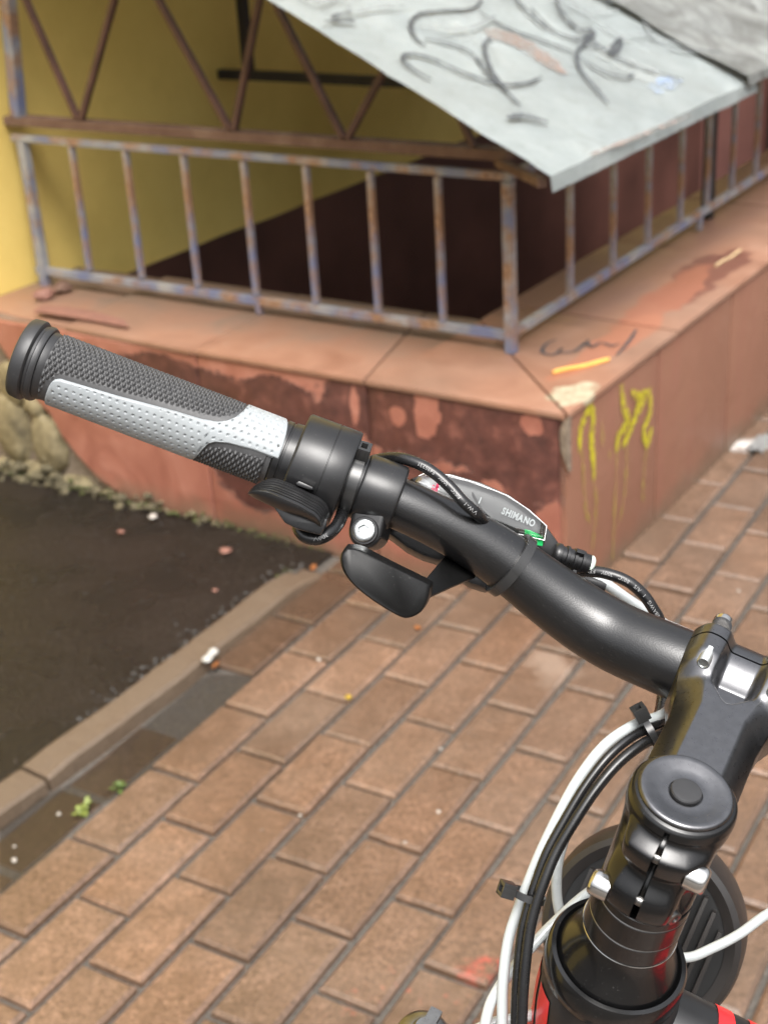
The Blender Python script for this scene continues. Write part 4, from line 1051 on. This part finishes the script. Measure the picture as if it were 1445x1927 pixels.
# ---- stem
def s_flat(r, hw, ch=.0115, fl=.0088):
    a = abs(r); 
    return 0 if a < fl else ch * ((a - fl) / (hw - fl)) ** 1.35
NB = 110
def stem_section(q):
    hw = interp(q, [(0, .0190), (.05, .0188), (.062, .0200), (.074, .0238), (.084, .0245), (.098, .0245), (.101, .0235), (.103, .0218)])
    pts = []
    for k in range(NB + 1):
        r = -hw + 2 * hw * k / NB; a = abs(r)
        neck = .0045 + s_flat(r, hw, interp(q, [(.055, .0115), (.075, .0070)]), interp(q, [(.055, .0088), (.075, .0125)]))
        dq = q - .090; cyl = .022 - math.sqrt(max(.0180 ** 2 - dq * dq, .0000001)) if abs(dq) < .0180 else .0217
        cyl = min(cyl, .0118)
        ear = .0045 - .0062 * sstep(q, .066, .080) + .0050 * sstep(q, .096, .103) + .0075 * max(0, (a - .0165) / .0080) ** 2 + .0022 * max(0, (.0150 - a) / .0065) ** 2
        ear = ear + .0009 * sstep(q, .083, .074) * 0
        wq = sstep(q, .0590 + .008 * sstep(a, .0, .0100), .0665 + .008 * sstep(a, .0, .0100))         # U shaped mouth of the scoop
        wr = sstep(a, .0055, .0105)
        clampsurf = cyl * (1 - wr) + ear * wr
        s = neck * (1 - wq) + clampsurf * wq
        pts.append((s, r))
    sb = interp(q, [(0, .040), (.05, .040), (.07, .0425), (.096, .0425), (.101, .039), (.103, .035)])
    ss = interp(q, [(0, .030), (.06, .030), (.08, .034), (.116, .030)])
    pts += [(ss, hw), (sb - .002, hw - .004), (sb, hw - .009), (sb, 0), (sb, -hw + .009), (sb - .002, -hw + .004), (ss, -hw)]
    return [Lc(s, q, r) for s, r in pts]
bm = BM(); N = 160
rings(bm, [stem_section(.004 + (.0893 - .004) * i / N) for i in range(N + 1)])
stem = obj('stem', bm, M['stemalloy'], bike, smooth=42)
bm = BM(); rings(bm, [stem_section(.0903 + (.1030 - .0903) * i / 40) for i in range(41)]); obj('faceplate', bm, M['stemalloy'], stem, smooth=42)
def threadbolt(o, ax, r, l, parent, name='bolt'):
    bm = BM(); pr = []; k = 0
    while k * .0007 < l: pr += [(k * .0007, r), (k * .0007 + .00035, r * .86)]; k += 1
    pr = [(0, .0002)] + pr + [(l, r * .86), (l, r * .74), (l - .0006, r * .66), (l - .0007, .0002)]
    lathe(bm, o, ax, pr, 24); obj(name, bm, M['zinc'], parent, smooth=30)
for sg in (-1, 1):
    threadbolt(Lc(.0008, .0810, sg * .0150), (-F - S * .05).normalized(), .0028, .0095, stem)
    bm = BM(); hexbolt(bm, Lc(.0010, .1005, sg * .0150), F, .0043, .0036, .002, .002); obj('bolt', bm, M['steel'], stem, smooth=35)
    bm = BM(); hexbolt(bm, Lc(.0380, .1005, sg * .0150), F, .0043, .0055, .002, .002); obj('bolt', bm, M['steel'], stem, smooth=35)
# steerer clamp: cast shape, radius as a function of height and angle from the rear
bm = BM(); rs = []; ns = 120; na = 360
def rclamp(s, ph):
    base = interp(s, [(.0010, .0190), (.0024, .0202), (.0050, .0207), (.010, .0205), (.018, .0193), (.026, .0186), (.0565, .0186)])
    a = abs(ph)
    up_ = math.exp(-abs((s - .0165) / .0092) ** 3); dn_ = math.exp(-abs((s - .0430) / .0098) ** 3)
    wd_ = .46 + .10 * up_
    shape = math.exp(-(max(0, a - .40) / .30) ** 2)
    lobe = .0066 * max(up_, dn_ * 1.05) * shape + .0010 * shape
    lobe += .0030 * up_ * math.exp(-((ph - .80) / .22) ** 2) + .0026 * dn_ * math.exp(-((ph + .80) / .22) ** 2)
    lobe -= .0026 * math.exp(-((s - .018) / .007) ** 2) * math.exp(-((ph + .98) / .22) ** 2) + .0026 * math.exp(-((s - .043) / .007) ** 2) * math.exp(-((ph - .98) / .22) ** 2)
    k = sstep(s, .006, .012) * (1 - sstep(s, .0525, .0562))
    r = base + lobe * k - .0012 * sstep(s, .054, .0565)
    if a < .050: r -= .007 * (1 - sstep(a, .034, .050)) * sstep(s, .003, .0045)
    return r
for i in range(ns + 1):
    s = .0010 + (.0565 - .0010) * i / ns; row = []
    for k in range(na):
        ph = -math.pi + 2 * math.pi * k / na
        r = rclamp(s, ph); row.append(Lc(s, -math.cos(ph) * r, math.sin(ph) * r))
    rs.append(row)
rings(bm, rs); obj('steerer_clamp', bm, M['gloss'], stem, smooth=50)
bm = BM(); lathe(bm, Lc(.012, -.0185, .0125), R, [(0, .0032), (.006, .0032)], 20); lathe(bm, Lc(.0345, -.0185, -.0185), R, [(0, .0032), (.006, .0032)], 20)
bm.free()
for s_, sg in ((.0175, 1), (.0445, -1)):
    bm = BM(); a, x, y = frame(R * sg)
    hexbolt(bm, Lc(s_, -.0205, sg * .0118), R * sg, .0054, .0080, .0023, .002); obj('bolt', bm, M['steel'], stem, smooth=35)
bm = BM()
for s_ in (.0180, .0440): lathe(bm, Lc(s_, -.0195, -.003), R, [(0, .0022), (.006, .0022)], 16)
obj('bolt_shank', bm, M['darksteel'], stem, smooth=40)
bm = BM(); lathe(bm, Lc(.0470, -.0165, .0128), (R - F * .7).normalized(), [(0, .0030), (.0022, .0030), (.0024, .0024), (.0024, .0016), (.0010, .0014)], 24); obj('bolt', bm, M['darksteel'], stem, smooth=40)
bm = BM(); lathe(bm, Lc(.0018, 0, 0), -S, [(0, .0176), (.0012, .0181), (.0020, .0180), (.0027, .0174), (.0029, .0168), (.0026, .0150), (.0016, .0115), (.0010, .0088), (.0012, .0072), (.0012, .0066), (.0004, .0064), (.0004, .0060)], 72, cap=True); cap_ = obj('top_cap', bm, M['stemalloy'], stem, smooth=50)
bm = BM(); lathe(bm, Lc(.0008, 0, 0), -S, [(0, .0060), (.0014, .0060), (.0019, .0056), (.0021, .0045), (.0021, .0005)], 48); obj('rubber_plug', bm, M['rubber2'], cap_, smooth=35)
# ---- headset
bm = BM(); lathe(bm, Lc(.0568, 0, 0), S, [(0, .0160), (0, .0184), (.0004, .0188), (.0040, .0189), (.0043, .0185)], 96); hs_ = obj('headset', bm, M['gloss'], bike, smooth=25)
bm = BM(); lathe(bm, Lc(.0614, 0, 0), S, [(0, .0165), (0, .0186), (.0004, .0190), (.0118, .0192), (.0122, .0188)], 96); obj('spacer', bm, M['gloss'], hs_, smooth=25)
bm = BM(); lathe(bm, Lc(.0739, 0, 0), S, [(0, .0165), (0, .0188), (.0004, .0192), (.0094, .0194), (.0098, .0190)], 96); obj('spacer', bm, M['gloss'], hs_, smooth=25)
for s_, rr in ((.0611, .0187), (.0736, .0190), (.0837, .0196)):
    bm = BM(); lathe(bm, Lc(s_, 0, 0), S, [(0, .015), (0, rr), (.0003, rr + .0002), (.0003, .015)], 96); obj('seam_ring', bm, M['darksteel' if s_ < .08 else 'steel'], hs_, smooth=25)
bm = BM(); lathe(bm, Lc(.0841, 0, 0), S, [(0, .0165), (0, .0192), (.0035, .0194), (.0080, .0204), (.0130, .0224), (.0175, .0246), (.0200, .0256), (.0212, .0254), (.0218, .0240)], 96); obj('dust_cover', bm, M['gloss'], hs_, smooth=35)
bm = BM(); lathe(bm, Lc(.1035, 0, 0), S, [(.0025, .0215), (.0012, .0256), (-.0004, .0266), (-.0002, .0284), (.0020, .0295), (.0080, .0298), (.0120, .0296), (.0130, .0288)], 96); obj('cup', bm, M['satin'], hs_, smooth=40)
# ---- frame
hbd = (R - S * .285); hbd.z = 0; hbd.normalize()
bm = BM(); lathe(bm, Lc(.1166, 0, 0), S, [(0, .0200), (0, .0285), (.006, .0286), (.020, .0280), (.040, .0258), (.080, .0235), (.112, .0250), (.120, .0252)], 72)
frm = obj('frame', bm, M['matframe'], bike, smooth=40)
rear = Vector((gnd.x, gnd.y, 0)) + hbd * 1.06; rear.z = .33
bb = rear - hbd * .43 + UZ * -.03; seat_top = bb + UZ * .42 + hbd * .14
ta = Lc(.139, 0, .012); tdir = ((seat_top - UZ * .03) - ta).normalized()
def ftube(name, a, b, r, mat='matframe', n=32, rb=None):
    bm = BM(); m_ = 16; tube(bm, [a.lerp(b, i / m_) for i in range(m_ + 1)], [r + ((rb or r) - r) * i / m_ for i in range(m_ + 1)], n); return obj(name, bm, M[mat], frm, smooth=50)
ftube('top_tube', ta, seat_top - UZ * .03, .0205)
# gusset weld
bm = BM(); res = bmesh.ops.create_icosphere(bm, subdivisions=4, radius=1)
for vt in res['verts']:
    d = vt.co; vt.co = Lc(.131, 0, .021) + R * d.x * .0125 + S * d.y * .017 + F * d.z * .018
obj('weld', bm, M['matframe'], frm, smooth=80)
da = Lc(.195, 0, .01); ftube('down_tube', da, bb, .024); ftube('seat_tube', bb, seat_top, .017)
for sg in (-1, 1):
    sd_ = UZ.cross(hbd) * sg
    ftube('seat_stay', seat_top - UZ * .05 + sd_ * .02, rear + sd_ * .065, .008); ftube('chain_stay', bb + sd_ * .03, rear + sd_ * .065, .010)
# red decals: shells just proud of the tubes
def shell(name, o, ax, t0, t1, r, a0, a1, hint, mat='red', skew=0):
    a, x, y = frame(ax, hint); bm = BM(); rows = []
    for i in range(9):
        t_ = t0 + (t1 - t0) * i / 8
        rows.append([o + a * (t_ + skew * (k / 16 - .5)) + (x * math.cos(a0 + (a1 - a0) * k / 16) + y * math.sin(a0 + (a1 - a0) * k / 16)) * (r(t_) if callable(r) else r) for k in range(17)])
    vv = [[bm.verts.new(p) for p in q] for q in rows]
    for a_, b_ in zip(vv, vv[1:]):
        for k in range(16): bm.faces.new((a_[k], a_[k + 1], b_[k + 1], b_[k]))
    return obj(name, bm, M[mat], frm, smooth=60)
tv = (CAM - ta).normalized()
for t0, t1 in ((.0350, .0425), (.0500, .0575), (.0650, .0725)): shell('decal', ta, tdir, t0, t1, .0209, -1.5, 1.5, tv, 'red', .004)
def rh(s): return interp(s - .1166, [(0, .0285), (.006, .0286), (.020, .0280), (.040, .0258), (.080, .0235), (.130, .0252)]) + .0004
bm = BM()
for lo, hi, wd_ in ((-1.02, -.66, .010), (-1.75, -1.14, .012)):
    rows = []
    for i in range(13):
        s = .124 + .05 * i / 12; rows.append([Lc(s, -math.cos(ph) * rh(s), math.sin(ph) * rh(s)) for ph in [lo + .25 * (i / 12) * 1.2 - (.25 if i > 20 else 0) + (hi - lo) * k / 8 for k in range(9)]])
    vv = [[bm.verts.new(p) for p in q] for q in rows]
    for a_, b_ in zip(vv, vv[1:]):
        for k in range(8): bm.faces.new((a_[k], a_[k + 1], b_[k + 1], b_[k]))
obj('decal', bm, M['red'], frm, smooth=60)
# ---- fork, wheel
bm = BM(); lathe(bm, Lc(.236, 0, 0), S, [(0, .020), (0, .0245), (.014, .0245), (.016, .0215)], 48)
fk = obj('fork', bm, M['satin'], bike, smooth=40)
bm = BM(); prism(bm, [Lc(.266, .045 + .02 * math.cos(a) * 1.2 - .025, .078 * math.sin(a)) for a in [2 * math.pi * k / 32 for k in range(32)]], S * .030, .004); obj('crown', bm, M['satin'], fk, smooth=40)
for sg in (-1, 1):
    bm = BM(); ko = Lc(.2675, .022, sg * .0735)
    lathe(bm, ko, -S, [(-.002, .0150), (0, .0150), (.003, .0148), (.0065, .0135), (.0085, .011), (.0095, .0075), (.0115, .0062), (.0125, .0058), (.0127, .001)], 40)
    a, x, y = frame(-S, F); box(bm, ko - S * .0095, x * .0125, y * .0034, S * .0035, .0012)
    obj('adjuster_knob', bm, M['darksteel'], fk, smooth=35)
    bm = BM(); lathe(bm, Lc(.290, .022, sg * .0735), S, [(0, .0150), (.16, .0150), (.161, .020), (.42, .018), (.485, .012)], 32); obj('fork_leg', bm, M['satin'], fk, smooth=40)
def wheel(o, axis, name):
    a, x, y = frame(axis, UZ); bm = BM(); n = 96; rs = []
    def tor(bm, prof, n=96):
        rr = []
        for k in range(n):
            an = 2 * math.pi * k / n; d_ = x * math.cos(an) + y * math.sin(an); rr.append([o + d_ * q + a * h for q, h in prof])
        vv = [[bm.verts.new(p) for p in r_] for r_ in rr]; vv.append(vv[0])
        m_ = len(prof)
        for p_, q_ in zip(vv, vv[1:]):
            for i in range(m_): bm.faces.new((p_[i], p_[(i + 1) % m_], q_[(i + 1) % m_], q_[i]))
    tor(bm, [(.305 + .024 * math.cos(b), .024 * math.sin(b)) for b in [2 * math.pi * k / 16 for k in range(16)]])
    w_ = obj(name, bm, M['tyre'], bike, smooth=60)
    bm = BM(); tor(bm, [(.292, .013), (.268, .011), (.268, -.011), (.292, -.013)]); obj('rim', bm, M['satin'], w_, smooth=40)
    bm = BM(); lathe(bm, o - a * .05, a, [(0, .006), (.012, .006), (.012, .024), (.018, .024), (.02, .014), (.08, .014), (.082, .024), (.088, .024), (.088, .006), (.1, .006)], 24); obj('hub', bm, M['darksteel'], w_, smooth=40)
    bm = BM()
    for k in range(32):
        an = 2 * math.pi * k / 32; d_ = x * math.cos(an) + y * math.sin(an); d2_ = x * math.cos(an + .9 * (1 if k % 4 < 2 else -1)) + y * math.sin(an + .9 * (1 if k % 4 < 2 else -1))
        tube(bm, [o + d2_ * .022 + a * (.035 if k % 2 else -.035), o + d_ * .27], .001, 6)
    obj('spokes', bm, M['darksteel'], w_, smooth=40)
wheel(gnd, R, 'front_wheel'); wheel(rear, UZ.cross(hbd), 'rear_wheel')
bm = BM(); tube(bm, [seat_top, seat_top + UZ * .17 + hbd * .05], .0135, 24); st = obj('seat_post', bm, M['satin'], bike, smooth=40)
so_ = seat_top + UZ * .20 + hbd * .06; sdv = UZ.cross(hbd); rows = []
for i in range(13):
    f = i / 12; hw_ = interp(f, [(0, .012), (.1, .022), (.45, .032), (.75, .07), (.95, .075), (1, .05)]); o_ = so_ + hbd * (-.14 + .27 * f) + UZ * (.012 * math.cos(f * 5))
    rows.append([o_ + sdv * hw_ * math.cos(b) + UZ * .026 * math.sin(b) * (1 if math.sin(b) > 0 else .6) for b in [2 * math.pi * k / 20 for k in range(20)]])
bm = BM(); rings(bm, rows); obj('saddle', bm, M['rubber2'], st, smooth=60)
# ---- headlamp in front of the head tube, seen from behind
LO = Lc(.206, .098, .004); LD = (F * .80 + S * .60).normalized()
bm = BM(); lathe(bm, LO, LD, [(-.004, .042), (-.006, .047), (-.004, .050), (.002, .0515), (.020, .0522), (.028, .0522), (.034, .0505), (.036, .046), (.036, .02)], 96, cap=False)
lamp = obj('headlamp', bm, M['lampgrey'], bike, smooth=40)
bm = BM(); lathe(bm, LO, LD, [(-.003, .0425), (.004, .041), (.010, .040), (.012, .0003)], 72); obj('back_plate', bm, M['tyreblack'], lamp, smooth=40)
fs_ = (S - LD * S.dot(LD)).normalized(); fr_ = LD.cross(fs_)
if fr_.dot(RT) < 0: fr_ = -fr_
for k in range(12):
    o_ = -.0345 + .0063 * k; hl = math.sqrt(max(.0405 ** 2 - o_ * o_, 1e-6)) * .97
    bm = BM(); box(bm, LO + fr_ * o_ + LD * .001, fr_ * .0011, fs_ * hl, LD * .0100, .0004); obj('fin', bm, M['lampgrey'], lamp, smooth=40)
bm = BM(); box(bm, Lc(.205, .045, .003), F * .03, R * .012, S * .004, .001); obj('bracket', bm, M['satin'], lamp, smooth=40)
bm = BM(); lathe(bm, LO + LD * .0362, LD, [(0, .046), (.003, .045), (.009, .03), (.011, .001)], 64); obj('lens', bm, M['clear'], lamp, smooth=40)
# ---- cables in front of the frame
WR = .0027
cable('brake_cable', [(1060, 1095, .690), (1120, 1120, .688), (1200, 1155, .686), (1280, 1188, .684), (1330, 1212, .684), (1400, 1260, .690)], WR, 'white')
cable('gear_cable', [(1110, 1090, .668), (1137, 1098, .668), (1180, 1128, .668), (1225, 1158, .672), (1275, 1195, .684), (1310, 1240, .690)], WR, 'white')
cable('gear_cable', [(1330, 1270, .680), (1285, 1310, .650), (1245, 1345, .622), (1190, 1366, .612), (1136, 1404, .606), (1088, 1466, .602), (1050, 1535, .600), (1017, 1604, .600), (992, 1665, .601), (974, 1712, .602), (956, 1770, .603), (946, 1850, .603), (945, 1930, .604), (946, 2030, .606)], .0024, 'white')
cable('hub_cable', [(1330, 1290, .690), (1275, 1345, .640), (1236, 1364, .616), (1190, 1386, .606), (1146, 1422, .600), (1103, 1476, .597), (1065, 1538, .595), (1030, 1602, .594), (1008, 1660, .594), (991, 1715, .594), (980, 1765, .594), (972, 1850, .594), (969, 1935, .595), (970, 2030, .597)], .0021, 'cable')
cable('hub_cable', [(1330, 1310, .690), (1290, 1355, .640), (1246, 1382, .612), (1206, 1402, .602), (1163, 1436, .597), (1122, 1484, .594), (1084, 1540, .592), (1046, 1604, .591), (1022, 1662, .590), (1004, 1716, .590), (994, 1765, .590), (985, 1850, .590), (981, 1935, .591), (980, 2030, .593)], .0024, 'cable')
cable('brake_cable', [(1100, 1480, .640), (1068, 1560, .640), (1050, 1620, .640), (1047, 1680, .640), (1056, 1730, .640), (1075, 1780, .645), (1100, 1830, .65)], .0024, 'white')
cable('brake_cable', [(1500, 1690, .690), (1440, 1722, .684), (1390, 1758, .678), (1340, 1784, .674), (1290, 1802, .668), (1225, 1790, .668), (1190, 1735, .662), (1176, 1690, .648), (1150, 1672, .632), (1110, 1678, .622), (1041, 1738, .614), (994, 1788, .610), (958, 1832, .608), (933, 1868, .607), (916, 1910, .607), (900, 2010, .608)], .0024, 'white')
cable('brake_cable', [(880, 1945, .620), (930, 1924, .620), (975, 1916, .622), (1020, 1905, .628), (1060, 1895, .64), (1090, 1885, .655)], .0025, 'white')
for (x, y, d, ax, hx, hy, r_) in ((1222, 1377, .609, (26, -14), 1212, 1350, .0066), (993, 1685, .5965, (-24, 70), 962, 1668, .0064)):
    o_ = P(x, y, d); ax_ = (P(x + ax[0], y + ax[1], d) - o_)
    tie_ring(o_, ax_, r_, 'cable_tie', .0030, .0011, P(hx, hy, d - .002))
